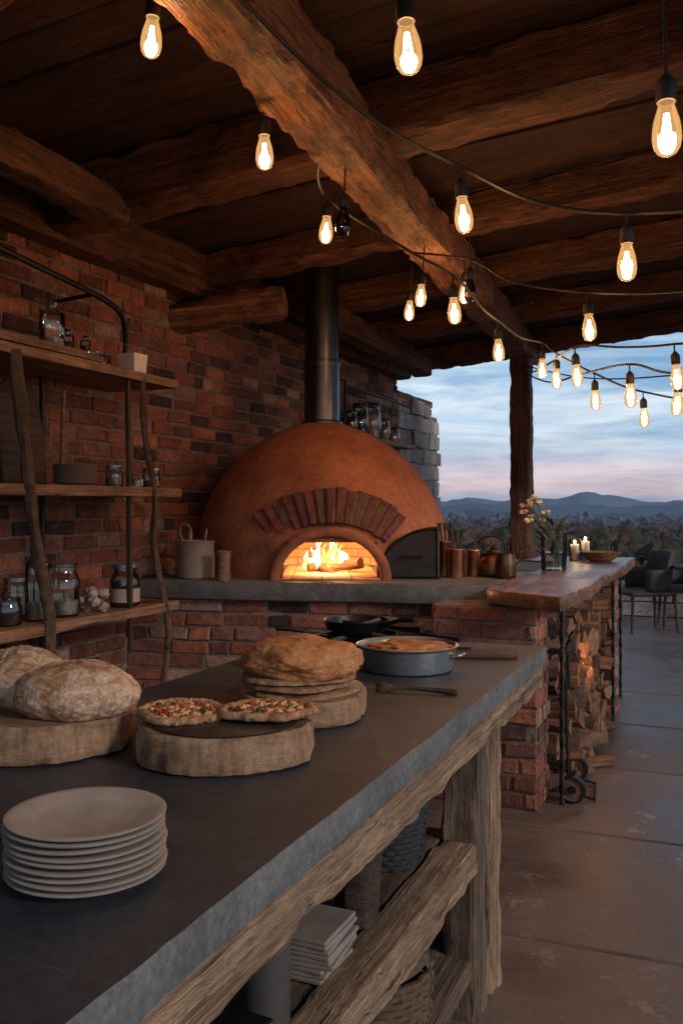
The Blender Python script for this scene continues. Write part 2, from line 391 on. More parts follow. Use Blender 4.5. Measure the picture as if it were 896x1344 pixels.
bm=bmesh.new(); bmesh.ops.create_icosphere(bm,subdivisions=3,radius=1); i3=([v.co.copy() for v in bm.verts],[tuple(x.index for x in f.verts) for f in bm.faces]); bm.free()
bm=bmesh.new(); bmesh.ops.create_icosphere(bm,subdivisions=2,radius=1); i2=([v.co.copy() for v in bm.verts],[tuple(x.index for x in f.verts) for f in bm.faces]); bm.free()
F=MB(); r=24
while r<1000:
    sp=max(1.7,r*.020)
    for k in range(int(r*1.15/sp)):
        a=R(90)+random.uniform(-.5,.62)
        rr=r*random.uniform(.96,1.06); x,y=rr*math.cos(a),rr*math.sin(a)
        rad=sp*random.uniform(.55,1.0)
        top=-.9-r*.0125+random.uniform(-.9,.7)+noise.noise(Vector((x*.02,y*.02,0)))*(1+r*.006)
        if r<34: top-=.7
        cz=top-rad
        vv,ff=(i3 if r<60 else i2)
        so=random.random()*50
        F.add([(x+p.x*rad*(1+.8*noise.noise(p*2.6+Vector((so,0,0)))), y+p.y*rad*(1+.8*noise.noise(p*2.6+Vector((so,5,0)))), cz+p.z*rad*(1+.9*noise.noise(p*3.4+Vector((so,0,4))))) for p in vv],ff)
    r*=1.075
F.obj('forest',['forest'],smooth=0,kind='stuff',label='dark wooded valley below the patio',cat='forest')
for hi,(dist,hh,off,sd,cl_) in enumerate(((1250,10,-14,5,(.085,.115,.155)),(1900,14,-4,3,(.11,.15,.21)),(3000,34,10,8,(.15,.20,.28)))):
    m,t,b=nt('far_hill'); v=coords(t); n=noi(t,v,.006,5,.7); t.links.new(ramp(t,n,[(.3,tuple(x*.85 for x in cl_)),(.7,tuple(x*1.15 for x in cl_))]),b.inputs['Base Color']); b.inputs['Roughness'].default_value=1  # haze is in the hill colour itself, paler blue-grey with distance
    h=MB(); vs=[];fs=[]; n_=200
    for k in range(n_+1):
        a=R(50)+R(90)*k/n_; q=off+hh*(.3+.9*noise.noise(Vector((k*.08,sd,0)))+.45*noise.noise(Vector((k*.26,sd,3)))+.15*noise.noise(Vector((k*.9,sd,3))))
        for (dd,z) in ((dist*.9,-40),(dist,q),(dist*1.15,-40)):
            vs.append((dd*math.cos(a),dd*math.sin(a),z))
    for k in range(n_):
        for j in range(2): fs.append((k*3+j,k*3+j+1,(k+1)*3+j+1,(k+1)*3+j))
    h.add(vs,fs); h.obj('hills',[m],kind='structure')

# ---------------------------------------------------------------- bricks
def brickcol():
    q=random.random()
    if q<.12: c=(.085,.045,.038)
    elif q<.30: c=(.20,.08,.052)
    elif q<.62: c=(.36,.125,.072)
    elif q<.80: c=(.44,.17,.10)
    elif q<.90: c=(.30,.13,.095)
    else: c=(.44,.28,.21)
    k=random.uniform(.7,1.15); return tuple(x*k for x in c)
def stonecol():
    k=random.uniform(.6,1.15); return (.42*k,.40*k,.375*k)
def bricks(mb,origin,ang,L,H,bl=.215,bh=.064,mo=.014,z0=0,colf=brickcol,proud=.010,jit=.005,top=None):
    mat=Matrix.Translation(origin)@Matrix.Rotation(ang,4,'Z')
    rows=int(round(H/(bh+mo)))
    ph=H/rows; bhh=ph-mo
    for r in range(rows):
        x=-(bl+mo)*(.5 if r%2 else 0)+random.uniform(-.02,.02)
        while x<L:
            w=bl*random.uniform(.9,1.08)
            if random.random()<.12: w*=.5
            a=max(x,0);b=min(x+w,L)
            x+=w+mo
            if b-a<.03: continue
            if b>L-.04: b=L
            zb=z0+r*ph+mo/2; zt=zb+bhh
            if top is not None and zt>top(a): continue
            p=proud*random.uniform(.3,1.6); j=lambda:random.uniform(-jit,jit)
            tl=random.uniform(-.003,.003)
            c=.006
            vs=[]
            for (y,i) in ((.02,0),(-p+c,0),(-p,c)):
                for (X,Z,sx,sz) in ((a,zb,1,1),(b,zb,-1,1),(b,zt,-1,-1),(a,zt,1,-1)):
                    vs.append((X+sx*i+j(),y+j()*.4+tl*sx,Z+sz*i+j()))
            fs=[(8,9,10,11)]
            for q in range(2):
                for k in range(4):
                    k2=(k+1)%4; fs.append((q*4+k,q*4+k2,q*4+4+k2,q*4+4+k))
            mb.add(vs,fs,0,colf(),mat)
WX=-2.98
w=MB(); bricks(w,(WX,-1.0,0),R(90),9.52,2.66)
w.box(WX-.25,WX-.0,-1.0,8.52,0,2.655,1,.003)
w.obj('brick_wall',['brick','mortar'],smooth=0,label='long red brick wall behind the oven and shelves',cat='wall')
w=MB(); bricks(w,(WX,8.54,0),R(90),1.4,2.5,.38,.15,.02,0,stonecol,.03,.014,top=lambda a:2.56-(.1 if a>.9 else 0))
bricks(w,(WX-.3,8.54,0),0,.3,2.5,.3,.15,.02,0,stonecol,.03,.014)
w.box(WX-.35,WX,8.53,9.92,0,2.38,1,.01)
bricks(w,(WX,8.54,2.38),R(90),1.15,.16,.2,.066,.012,0,brickcol)
w.box(WX-.35,WX,8.53,9.65,2.38,2.53,1,.01)
w.obj('stone_pier',['stone','mortar'],smooth=0,label='rough grey stone pier ending the brick wall',cat='wall')

A=math.atan(.2)
w=MB(); bricks(w,(WX,4.12,0),A,1.98,.905)
bw=Matrix.Translation((WX,4.12,0))@Matrix.Rotation(A,4,'Z')
w.box(0,1.98,.0,2.0,0,.904,1,.003,bw)
bricks(w,(-1.04,4.51,0),R(90),1.9,.905)
w.box(-1.35,-1.04,4.55,6.4,0,.9,1,.003)
w.obj('brick_plinth',['brick','mortar'],smooth=0,label='red brick plinth carrying the concrete ledge',cat='plinth')
def pillar(name,x0,x1,y0,y1,h,lab):
    w=MB()
    bricks(w,(x0,y0,0),0,x1-x0,h); bricks(w,(x1,y0,0),R(90),y1-y0,h)
    bricks(w,(x1,y1,0),R(180),x1-x0,h); bricks(w,(x0,y1,0),R(270),y1-y0,h)
    w.box(x0,x1,y0,y1,0,h,1,.003)
    return w.obj(name,['brick','mortar'],smooth=0,label=lab,cat='pillar',group='brick pillars under the wooden table')
pillar('brick_pillar',-1.28,-.79,4.2,4.46,.93,'brick pillar under the near end of the table')
pillar('brick_pillar',-.98,-.68,6.28,6.52,.93,'brick pillar under the table beside the logs')

def slab(mb,outline,z0,z1,sub=14,amp=.008,seed=0,mi_top=0,mi_side=0):
    pts=[]
    for i in range(len(outline)):
        a=Vector(outline[i]);b=Vector(outline[(i+1)%len(outline)])
        n=max(1,int((b-a).length*sub))
        for k in range(n):
            p=a.lerp(b,k/n); nn=(b-a).normalized(); nn=Vector((nn.y,-nn.x))
            q=amp*(noise.noise(Vector((p.x*4,p.y*4,seed)))+.6*noise.noise(Vector((p.x*14,p.y*14,seed)))+.4*noise.noise(Vector((p.x*45,p.y*45,seed))))
            pts.append(p+nn*q*1.5)
    K=len(pts); vs=[];c=min(.005,(z1-z0)*.2)
    cx=sum((p for p in pts),Vector((0,0)))/K
    for (z,i,s2) in ((z0,.6,1),(z0+c,0,2),((z0+z1)/2,-.3,3),(z1-c,0,4),(z1,1,5)):
        for p in pts:
            d=(cx-p).normalized()*c*i
            q=amp*.8*noise.noise(Vector((p.x*18,p.y*18,z*30+seed)))
            vs.append((p.x+d.x+q*(1 if s2<5 else 0),p.y+d.y-q*(1 if s2<5 else 0),z))
    fs=[];ms=[]
    for r in range(4):
        for k in range(K):
            k2=(k+1)%K; fs.append((r*K+k,r*K+k2,(r+1)*K+k2,(r+1)*K+k)); ms.append(mi_side)
    fs.append(tuple(reversed(range(K)))); ms.append(mi_side)
    fs.append(tuple(range(4*K,5*K))); ms.append(mi_top)
    mb.add(vs,fs,ms)
w=MB(); slab(w,[(WX+.02,4.06),(-1.05,4.45),(-1.05,6.45),(WX+.02,6.6)],.908,1.0,20,.008,seed=3)
w.obj('ledge',['ledge'],smooth=50,label='grey concrete ledge around the oven',cat='ledge')

# ---------------------------------------------------------------- oven
OV=thing('pizza_oven','terracotta dome pizza oven with lit fire and brick arch','oven',(-2.29,5.16,1.0),(0,0,R(24)))
prof=[(.785,0),(.782,.1),(.772,.2),(.75,.30),(.715,.40),(.665,.50),(.60,.60),(.515,.69),(.41,.77),(.29,.84),(.16,.89),(.105,.905)]
seg=96
OX=.045
fine=[]
for i in range(len(prof)-1):
    for k in range(4):
        t_=k/4; fine.append((prof[i][0]*(1-t_)+prof[i+1][0]*t_,prof[i][1]*(1-t_)+prof[i+1][1]*t_))
fine.append(prof[-1])
vs=[];fs=[]
for (r_,z) in fine:
    for k in range(seg):
        a=2*math.pi*k/seg; d=Vector((math.cos(a),math.sin(a),z*1.2))
        q=1+.02*noise.noise(d*2.2)+.010*noise.noise(d*7)
        vs.append((r_*q*math.cos(a),r_*q*math.sin(a),z))
for i in range(len(fine)-1):
    for k in range(seg):
        k2=(k+1)%seg
        c=(Vector(vs[i*seg+k])+Vector(vs[(i+1)*seg+k2]))/2
        if c.y<0 and abs(c.x-OX)<.27 and c.z<.19: continue
        fs.append((i*seg+k,i*seg+k2,(i+1)*seg+k2,(i+1)*seg+k))
d_=MB(); d_.add(vs,fs); d_.obj('dome',['clay'],OV,smooth=60)
OW,OH=.268,.232
def arch(rw,rh,n=28): return [(OX-rw*math.cos(math.pi*k/n),rh*math.sin(math.pi*k/n)) for k in range(n+1)]
ins=arch(OW,OH); outs=arch(.325,.285)
vs=[];fs=[];n_=len(ins)
Y0=-.80
for (lst,y) in ((ins,Y0+.012),(outs,Y0+.012),(outs,-.5),(ins,-.55)):
    for (x,z) in lst: vs.append((x,y,max(z,0)+.001))
for (x,z) in arch(OW+.012,OH+.01): vs.append((x,Y0,z+.001))
for (x,z) in arch(.312,.272): vs.append((x,Y0,z+.001))
def strip(a,b):
    for k in range(n_-1): fs.append((a*n_+k,a*n_+k+1,b*n_+k+1,b*n_+k))
strip(0,4);strip(4,5);strip(5,1);strip(1,2);strip(3,0)
c_=MB(); c_.add(vs,fs); c_.obj('collar',['clay'],OV,smooth=60)
c_=MB(); vs=[];fs=[]
ys_=[-.79,-.6,-.45,-.2,.1,.35,.48]; sc=[(1,1),(1,1),(1.25,1.15),(1.6,1.3),(1.6,1.3),(1.3,1.1),(.6,.5)]
for y,(a,b_) in zip(ys_,sc):
    for (x,z) in arch(OW*a,OH*b_): vs.append((x,y,z+.003))
for r_ in range(len(ys_)-1):
    for k in range(n_-1): fs.append((r_*n_+k,(r_+1)*n_+k,(r_+1)*n_+k+1,r_*n_+k+1))
fs.append(tuple(range((len(ys_)-1)*n_,len(ys_)*n_)))
c_.add(vs,fs); c_.box(-.22,.31,-.79,.48,.002,.010,0,.002); c_.obj('fire_chamber',['fireb'],OV,smooth=60)
c_=MB(); nb=15; r0,r1=.47,.655; cz=-.165; half=R(40)
for k in range(nb):
    a=-half+2*half*(k+.5)/nb; dw=2*half*r0/nb*.44
    mat=Matrix.Translation((OX,0,cz))@Matrix.Rotation(a,4,'Y')
    j=random.uniform(-.006,.006); rr=r1+random.uniform(-.01,.01); ra=r0+random.uniform(-.004,.004)
    yf=-.80+abs(a)*.12+j
    vs=[]
    wt=dw*r1/r0*.97
    for (y,i) in ((yf+.3,0),(yf+.008,0),(yf,.006)):
        vs+=[(-dw+i,y,ra+i),(dw-i,y,ra+i),(wt-i,y+.03,rr-i),(-wt+i,y+.03,rr-i)]
    f_=[(8,9,10,11)]
    for q in range(2):
        for kk in range(4):
            k2=(kk+1)%4; f_.append((q*4+kk,q*4+k2,q*4+4+k2,q*4+4+kk))
    c_.add([Vector(v)+Vector([random.uniform(-.003,.003) for _ in range(3)]) for v in vs],f_,0,tuple(x*random.uniform(.55,.95) for x in (.32,.11,.072)),mat)
vs=[];fs=[]
for (r_,y) in ((r0+.008,-.785),(r1-.008,-.755),(r1-.008,-.45),(r0+.008,-.45)):
    for k in range(31):
        a=-half+2*half*k/30; vs.append((OX+r_*math.sin(a),y+abs(a)*.12,cz+r_*math.cos(a)))
for q in range(4):
    for k in range(30): fs.append((q*31+k,q*31+k+1,((q+1)%4)*31+k+1,((q+1)%4)*31+k))
c_.add(vs,fs,1); c_.obj('brick_arch',['brick','mortar'],OV,smooth=0)
c_=MB(); c_.lathe([(.108,.86),(.108,1.25)],40); c_.lathe([(.112,1.25),(.114,1.27),(.112,1.29)],40); c_.lathe([(.104,1.29),(.104,1.90)],40)
c_.lathe([(.108,1.25),(.112,1.25)],40); c_.lathe([(.13,.885),(.128,.91),(.108,.92)],40)
c_.obj('flue',['flue'],OV,smooth=30)
c_=MB()
for (a,b_,r_) in (((-.08,-.28,.035),(.20,-.2,.04),.026),((.02,-.36,.035),(.24,-.3,.05),.022),((.04,-.15,.035),(.22,-.42,.075),.024),((-.06,-.2,.04),(.06,-.4,.03),.02)):
    c_.tube([Vector(a).lerp(Vector(b_),k/6) for k in range(7)],r_,9,0,True,.3)
c_.obj('burning_logs',['bark'],OV)
def flame(mb,x,y,z,r_,h,mi,seed):
    P=[];Rr=[]
    for k in range(14):
        t_=k/13; P.append((x+.5*h*noise.noise(Vector((t_*2.8,seed,0)))*t_,y+.3*h*noise.noise(Vector((t_*2,seed,5)))*t_,z+h*t_)); Rr.append(r_*(math.sin(math.pi*min(1,t_*.75+.25))**.8)*(1-t_*.7)+.0008)
    mb.tube(P,Rr,10,mi,True,.5)
c_=MB()
for k in range(18):
    q=random.uniform(-1,1)
    flame(c_,.02+q*.13,random.uniform(-.32,-.18),.03,random.uniform(.014,.030),(.23-abs(q)*.14)*random.uniform(.6,1.05),0 if k%3 else 1,k*3.3)
c_.obj('fire',['flame','flame2'],OV)
def pl(name,loc,e,col=(1,.55,.25),rad=.03,parent=None):
    l=bpy.data.lights.new(name,'POINT'); l.energy=e; l.color=col; l.shadow_soft_size=rad
    o=bpy.data.objects.new(name,l); COL.objects.link(o); o.location=loc
    if parent:o.parent=parent
    return o
pl('fire_light',(.02,-.46,.13),15,(1,.46,.17),.05,OV)
pl('fire_light',(.05,.05,.2),15,(1,.50,.20),.05,OV)

D=thing('iron_hatch','black iron arched hatch leaning against the dome','hatch',(-1.575,4.70,1.0),(R(-6),0,R(22)))
def plate(mb,outl,y0,y1,mi=0):
    K=len(outl); vs=[(x,y0,z) for x,z in outl]+[(x,y1,z) for x,z in outl]
    fs=[tuple(range(K)),tuple(reversed(range(K,2*K)))]
    for k in range(K): fs.append((k,k+K,(k+1)%K+K,(k+1)%K))
    mb.add(vs,fs,mi)
def doorout(s,o=0):
    pts=[(.17-s,o+0),( .17-s,.285-s)]
    for k in range(9):
        t_=k/8; a=R(90)+R(62)*t_
        pts.append((.165-s+ (.36-s*1.2)*math.cos(a)*.92,-.02+(.305-s)*math.sin(a)**.9))
    pts.append((-.17+s,.13)); pts.append((-.17+s,o)); return pts
c_=MB(); plate(c_,doorout(0,.002),-.012,.012); c_.obj('panel',['iron'],D,smooth=0)
c_=MB()
oo=doorout(.012,.014); oo.append(oo[0])
c_.tube([(x,-.014,z) for x,z in oo],.009,6,0); c_.obj('frame',['iron'],D)
c_=MB(); c_.tube([(-.03,-.012,.12),(-.03,-.045,.12),(.07,-.045,.12),(.07,-.012,.12)],.006,8); c_.obj('handle',['iron'],D)

# ---------------------------------------------------------------- roof
RF=lambda x:2.88+.085*(x+3.05)
roof=thing('pergola_roof','dark rustic timber roof of boards and beams','roof',(0,0,0))
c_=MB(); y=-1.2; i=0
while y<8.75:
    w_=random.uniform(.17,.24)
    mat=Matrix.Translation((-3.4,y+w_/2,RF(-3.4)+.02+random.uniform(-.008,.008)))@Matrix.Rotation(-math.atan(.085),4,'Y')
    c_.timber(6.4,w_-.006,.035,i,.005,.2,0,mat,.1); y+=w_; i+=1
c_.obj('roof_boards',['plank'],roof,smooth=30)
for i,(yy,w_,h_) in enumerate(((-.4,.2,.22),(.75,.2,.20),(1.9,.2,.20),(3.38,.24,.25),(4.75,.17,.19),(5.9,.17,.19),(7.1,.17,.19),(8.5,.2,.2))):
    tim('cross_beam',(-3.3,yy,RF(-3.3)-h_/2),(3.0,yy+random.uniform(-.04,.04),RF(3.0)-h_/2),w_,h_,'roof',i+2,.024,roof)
tim('long_beam',(-2.25,-1,RF(-2.2)-.27),(-2.45,3.3,RF(-2.2)-.27),.15,.14,'roof',20,.018,roof)
tim('long_beam',(1.7,-1,RF(1.7)-.28),(1.7,8.55,RF(1.7)-.28),.2,.2,'roof',22,.018,roof)
tim('main_beam',(-.97,-.8,2.67),(-1.69,8.6,2.82),.20,.22,'roof2',31,.032,roof)
tim('wall_plate',(-2.98,-1,2.76),(-2.98,8.5,2.76),.34,.26,'roof',41,.02,roof)
tim('tie_beam',(-3.0,4.60,2.50),(-2.36,4.80,2.57),.19,.17,'roof2',51,.035,roof,.3)
tim('brace',(-2.52,5.32,2.70),(-2.45,7.7,2.62),.16,.17,'roof',52,.022,roof)
tim('timber_post',(-1.66,8.1,0),(-1.66,8.1,2.70),.18,.18,'roof',61,.018,None,label='rough square timber post supporting the roof',cat='post')
for yy,xx in ((8.3,2.6),(-.9,2.6)):
    tim('timber_post',(xx,yy,0),(xx,yy,3.1),.19,.19,'roof',62,.014,None,label='rough square timber post supporting the roof',cat='post')

# ---------------------------------------------------------------- bulbs
def mk(name,mb,mats,smooth=40):
    o=mb.obj(name,mats,smooth=smooth); me=o.data; bpy.data.objects.remove(o); return me
b_=MB(); b_.lathe([(0,-.0525),(.009,-.0515),(.018,-.046),(.024,-.036),(.0268,-.021),(.0262,-.004),(.0235,.014),(.0185,.031),(.015,.043),(.0135,.052)],28); me_g=mk('glass',b_,['bulb'],80)
me_go=me_g.copy(); me_go.materials[0]=M['bulboff']
b_=MB()
for k in range(6):
    a=2*math.pi*k/6
    b_.tube([(.004*math.cos(a),.004*math.sin(a),.028),(.0115*math.cos(a),.0115*math.sin(a),-.034)],.0015,6)
b_.lathe([(0,-.036),(.010,-.034),(.011,-.031),(0,-.029)],10); me_f=mk('filament',b_,['fil'])
b_=MB(); b_.lathe([(.0135,.050),(.0175,.050),(.0185,.058),(.0185,.082),(.0165,.092),(.009,.100),(.004,.106),(0,.106)],20); me_s=mk('socket',b_,['cord'])
BU=[(-1.328,1.938,2.577),(-.552,1.644,2.266),(-.099,1.801,2.10),(-1.27,2.439,2.457),(-1.405,3.206,2.453),(-.697,2.581,2.241),(-.248,2.628,2.07),
(-1.316,4.111,2.385),(-1.524,4.565,2.42),(-.98,3.492,2.165),(-1.18,4.384,2.443),(-.477,3.595,2.08),(-.956,4.153,2.11),(-.891,4.884,2.124),(-.821,4.914,2.071),
(-.624,4.292,1.995),(-.611,4.839,1.94),(-.374,4.125,1.874),(-.392,5.093,1.865),(-.193,4.309,1.849),(-.177,3.937,1.918)]
OFF=[(-1.24,2.98,2.40),(-1.05,4.0,2.36)]
topz={1:2.75,2:2.75,0:2.8,3:2.58,7:2.62,8:2.66,10:2.62}
for i,p in enumerate(BU+OFF):
    lit=i<len(BU)
    e=thing('light_bulb','warm glowing pear shaped filament bulb on black socket' if lit else 'unlit dark filament bulb on black socket','light bulb',p,(R(random.uniform(-5,5)),R(random.uniform(-5,5)),random.uniform(0,3)),'filament bulbs hung under the roof')
    for nm,me in (('glass',me_g if lit else me_go),('socket',me_s))+((('filament',me_f),) if lit else ()):
        o=bpy.data.objects.new(nm,me); COL.objects.link(o); o.parent=e
    tz=(topz.get(i,p[2]+.135) if lit else 2.6)-p[2]
    if i in (1,2): tz=2.78-p[2]
    c_=MB(); c_.tube([(0,0,.10),(0,0,tz)],.0035,6); c_.obj('cord',['cord'],e)
    if lit: pl('bulb_light',(0,0,-.005),5.0,(1,.50,.20),.02,e)
ST=[[(-1.155,1.685,2.72),(-.964,1.98,2.50),(-.85,2.3,2.42),(-.697,2.581,2.376),(-.5,2.61,2.265),(-.248,2.628,2.205),(.1,2.62,2.20),(.6,2.6,2.3),(1.4,2.6,2.75)],
[(-1.32,2.95,2.64),(-1.405,3.206,2.58),(-1.15,3.35,2.40),(-.98,3.492,2.30),(-.95,3.8,2.24),(-.956,4.153,2.245),(-.93,4.5,2.23),(-.891,4.884,2.26),(-.821,4.914,2.205),(-.611,4.839,2.075),(-.392,5.093,2.0),(0,5.2,1.96),(.8,5.2,2.1),(1.5,5.3,2.75)],
[(-1.4,4.2,2.62),(-1.05,4.0,2.5),(-.8,3.75,2.32),(-.477,3.595,2.215),(-.15,3.5,2.17),(.3,3.5,2.2),(1.5,3.5,2.75)],
[(-1.62,8.0,2.62),(-1.2,6.2,2.3),(-.85,5.0,2.18),(-.624,4.292,2.13),(-.4,4.1,2.08),(-.177,3.937,2.053),(.3,3.8,2.07),(1.5,3.7,2.75)],
[(-1.6,8.0,2.55),(-1.05,6.0,2.2),(-.65,4.7,2.06),(-.374,4.125,2.009),(-.193,4.309,1.984),(.3,4.4,2.0),(1.5,4.5,2.75)],
[(-1.6,8.02,2.62),(-1.0,7.2,2.38),(-.4,6.6,2.28),(.4,6.2,2.3),(1.5,6,2.75)]]
for s_ in ST:
    c_=MB(); c_.tube(smoothpts(s_,8),.0055,6); c_.obj('string_light_cable',['cord'],label='thin black cable carrying hanging bulbs under roof',cat='cable',group='string light cables')

# ---------------------------------------------------------------- near counter
C=thing('counter','long dark concrete counter on weathered timber frame with shelves','counter',(0,0,0))
XR,XL,YE=-.583,-1.457,3.27
c_=MB(); slab(c_,[(XL,-.4),(XR,-.4),(XR,YE),(XL,YE)],.842,.90,40,.0028,5,0,1); c_.obj('countertop',['counter','edge'],C,smooth=35)
tim('apron',(-.622,-.4,.796),(-.622,YE-.02,.796),.062,.088,'weather',3,.018,C)
tim('apron',(XL+.05,-.4,.797),(XL+.05,YE-.02,.797),.06,.088,'weather2',4,.006,C)
tim('apron',(XL+.05,YE-.06,.797),(-.65,YE-.06,.797),.06,.088,'weather2',5,.006,C)
for (x,y_,w_,h_,mt) in ((-.665,2.47,.115,.10,'weather2'),(-.655,2.62,.10,.10,'weather'),(-1.38,2.5,.11,.11,'weather2'),(-.665,.25,.11,.11,'weather2'),(-1.38,.25,.11,.11,'weather2')):
    tim('leg',(x,y_,0),(x,y_,.755),w_,h_,mt,x*10+y_,.012,C)
tim('shelf_rail',(-.665,.3,.445),(-.665,2.42,.445),.10,.085,'weather',12,.018,C)
c_=MB()
for k in range(4): c_.timber(2.2,.155,.04,k+4,.004,.1,0,Matrix.Translation((0,-(-1.36+.08+k*.16),.462)))
c_.obj('shelf',['weather2'],C,(0,.3,0),(0,0,R(90)))
c_=MB()
for k in range(4): c_.timber(2.4,.175,.05,k+14,.004,.1,0,Matrix.Translation((0,-(-1.36+.09+k*.185),.145)))
c_.obj('shelf',['weather2'],C,(0,.3,0),(0,0,R(90)))
tim('cross_rail',(-1.4,2.58,.2),(-.62,2.58,.2),.06,.1,'weather2',18,.006,C)
c_=MB()
for k in range(6): c_.timber(3.1,.02,.118,k+24,.003,.2,0,Matrix.Translation((0,0,.09+k*.12)))
c_.obj('added_dark_panel',['darkwood'],C,(-1.425,-.3,0),(0,0,R(90)))  # dark planks added to keep the space under the counter in shade

# ---------------------------------------------------------------- things on the counter
def wood_slice(loc,r_,h,seed,lab,rz=0):
    e=thing('serving_board',lab,'board',loc,(0,0,rz),'thick rustic wooden serving boards')
    c_=MB()
    pr=[(0,0),(r_*.92,0),(r_*.975,.005),(r_*.99,h*.2),(r_*1.0,h*.4),(r_*.99,h*.6),(r_*.985,h*.8),(r_*.975,h-.004),(r_*.955,h),(r_*.5,h),(0,h)]
    c_.lathe(pr,110,[0,0,0,0,0,0,0,0,1,1],None,.14,seed,1.3,.007)
    c_.obj('board_body',['boardside','boardtop'],e,smooth=35)
    return e
ZT=.9005
wood_slice((-1.295,1.525,ZT),.182,.078,2.2,'thick round board under the floured loaves')
wood_slice((-.915,1.60,ZT),.170,.072,5.1,'thick round board under two small pizzas')
wood_slice((-.935,1.99,ZT),.165,.06,8.4,'thick round board under stacked breads')
def loaf(name,loc,rad,seed,mt,lab,amp=.12,fr=2,fine=.03,rz=0,tilt=0,slash=0):
    c_=MB(); c_.blob((0,0,0),rad,amp,fr,seed,110,70,0,rad[2]*.6,None,fine,slash)
    return c_.obj(name,[mt],None,loc,(tilt,0,rz),80,lab,'bread')
loaf('bread_loaf',(-1.215,1.51,ZT+.078+.040),(.124,.110,.064),3,'bread','large floured crusty round loaf on wooden board',.04,1.6,.035,.4,0,.07)
loaf('bread_loaf',(-1.40,1.56,ZT+.078+.042),(.09,.125,.072),11,'bread','crusty floured loaf beside another on board',.05,1.6,.035,1.0,0,.07)
for k in range(3):
    c_=MB(); c_.lathe([(0,0),(.124,0),(.135,.004),(.132,.010),(.12,.012),(0,.012)],72,0,None,.12,k*3.3,1.9,.008)
    c_.obj('flatbread',['flat'],None,(-.935+random.uniform(-.008,.008),1.985+random.uniform(-.008,.008),ZT+.061+k*.0125),(R(random.uniform(-2,2)),R(random.uniform(-2,2)),k),60,'thin round flatbread in a stack','flatbread','stacked flatbreads')
loaf('bread_loaf',(-.932,1.985,ZT+.061+.038+.029),(.142,.118,.056),23,'golden','golden folded bread on stacked flatbreads',.10,1.8,.05,.2,0,.07)
def pizza(loc,r_,seed):
    e=thing('pizza','small baked pizza with tomato and melted cheese','pizza',loc,(R(2),R(-2),seed),'small pizzas on a board')
    c_=MB(); c_.lathe([(0,0),(r_*.85,0),(r_*.97,.003),(r_*1.0,.009),(r_*.97,.016),(r_*.90,.018),(r_*.84,.014),(r_*.78,.010)],72,0,None,.2,seed,1.9,.010); c_.obj('crust',['rim'],e,smooth=70)
    c_=MB(); c_.lathe([(r_*.80,.0105),(r_*.5,.0125),(r_*.25,.013),(0,.0135)],50,0,None,.16,seed,1.9); c_.obj('sauce',['sauce'],e,smooth=70)
    c_=MB(); random.seed(int(seed*10))
    for k in range(70):
        a=random.uniform(0,6.28);q=r_*.74*math.sqrt(random.random())
        c_.blob((q*math.cos(a),q*math.sin(a),.0125),(random.uniform(.004,.013),random.uniform(.003,.009),.004),.6,2.5,k,12,8,2 if k%7==0 else (0 if k%2==0 else 1))
    c_.obj('toppings',['cheese','tomato','basil'],e,smooth=70)
c_=MB(); c_.lathe([(0,0),(.146,0),(.149,.003),(.146,.005),(0,.005)],56); c_.obj('serving_tray',['tray'],None,(-.915,1.59,ZT+.0725),(0,0,0),40,'thin dark metal tray under two pizzas','tray')
pizza((-.998,1.562,ZT+.079),.086,2.1)
pizza((-.845,1.630,ZT+.081),.097,4.7)
pp=[(0,.004),(.05,.004),(.058,0),(.066,0),(.07,.004),(.098,.011),(.105,.0145),(.1058,.0165),(.104,.0172),(.095,.0158),(.07,.0095),(.06,.0078),(0,.0078)]
b_=MB(); b_.lathe(pp,72); me_p=mk('plate',b_,['ceramic'],60)
for k in range(9):
    o=bpy.data.objects.new('plate',me_p); COL.objects.link(o)
    o.location=(-.791+random.uniform(-.003,.003),1.004+random.uniform(-.003,.003),ZT+k*.0088); o.rotation_euler=(R(random.uniform(-.7,.7)),R(random.uniform(-.7,.7)),k)
    tag(o,'off white stoneware plate in a stack','plate','stacked stoneware plates')
T_=thing('metal_tub','round zinc pan holding golden flatbread','pan',(-.89,2.65,ZT))
c_=MB(); c_.lathe([(0,0),(.128,0),(.135,.004),(.148,.068),(.155,.072),(.157,.077),(.152,.079),(.146,.074),(.142,.066),(.130,.008),(0,.008)],56); c_.obj('tub_body',['alu'],T_)
c_=MB(); c_.tube(smoothpts([(.148,-.03,.05),(.172,-.02,.055),(.172,.02,.055),(.148,.03,.05)],5),.004,8); c_.obj('handle',['alu'],T_)
c_=MB(); c_.blob((0,0,0),(.128,.125,.022),.25,3,4,64,30,0,.015,None,.10); c_.obj('flatbread',['golden'],None,(-.89,2.65,ZT+.060),(0,0,0),80,'golden baked bread inside the zinc pan','bread')
def skillet(loc,r_,hl,ang,lab):
    e=thing('skillet',lab,'pan',loc,(0,0,ang),'cast iron skillets')
    c_=MB(); c_.lathe([(0,0),(r_*.86,0),(r_*.9,.004),(r_,.042),(r_*1.02,.045),(r_*.98,.046),(r_*.86,.008),(0,.008)],48); c_.obj('pan_body',['pan'],e)
    c_=MB(); c_.tube(smoothpts([(r_*.97,0,.036),(r_+.04,0,.045),(r_+hl*.6,0,.06),(r_+hl,0,.065)],5),[.009]*5+[.008]*5+[.01]*5+[.007],8); c_.obj('handle',['pan'],e)
skillet((-1.19,3.02,ZT),.13,.17,R(205),'black cast iron skillet with long handle')
skillet((-1.21,3.03,ZT+.047),.115,.15,R(-20),'black cast iron skillet stacked on another')
skillet((-1.26,2.55,ZT),.10,.14,R(60),'dark shallow pan beside the breads')
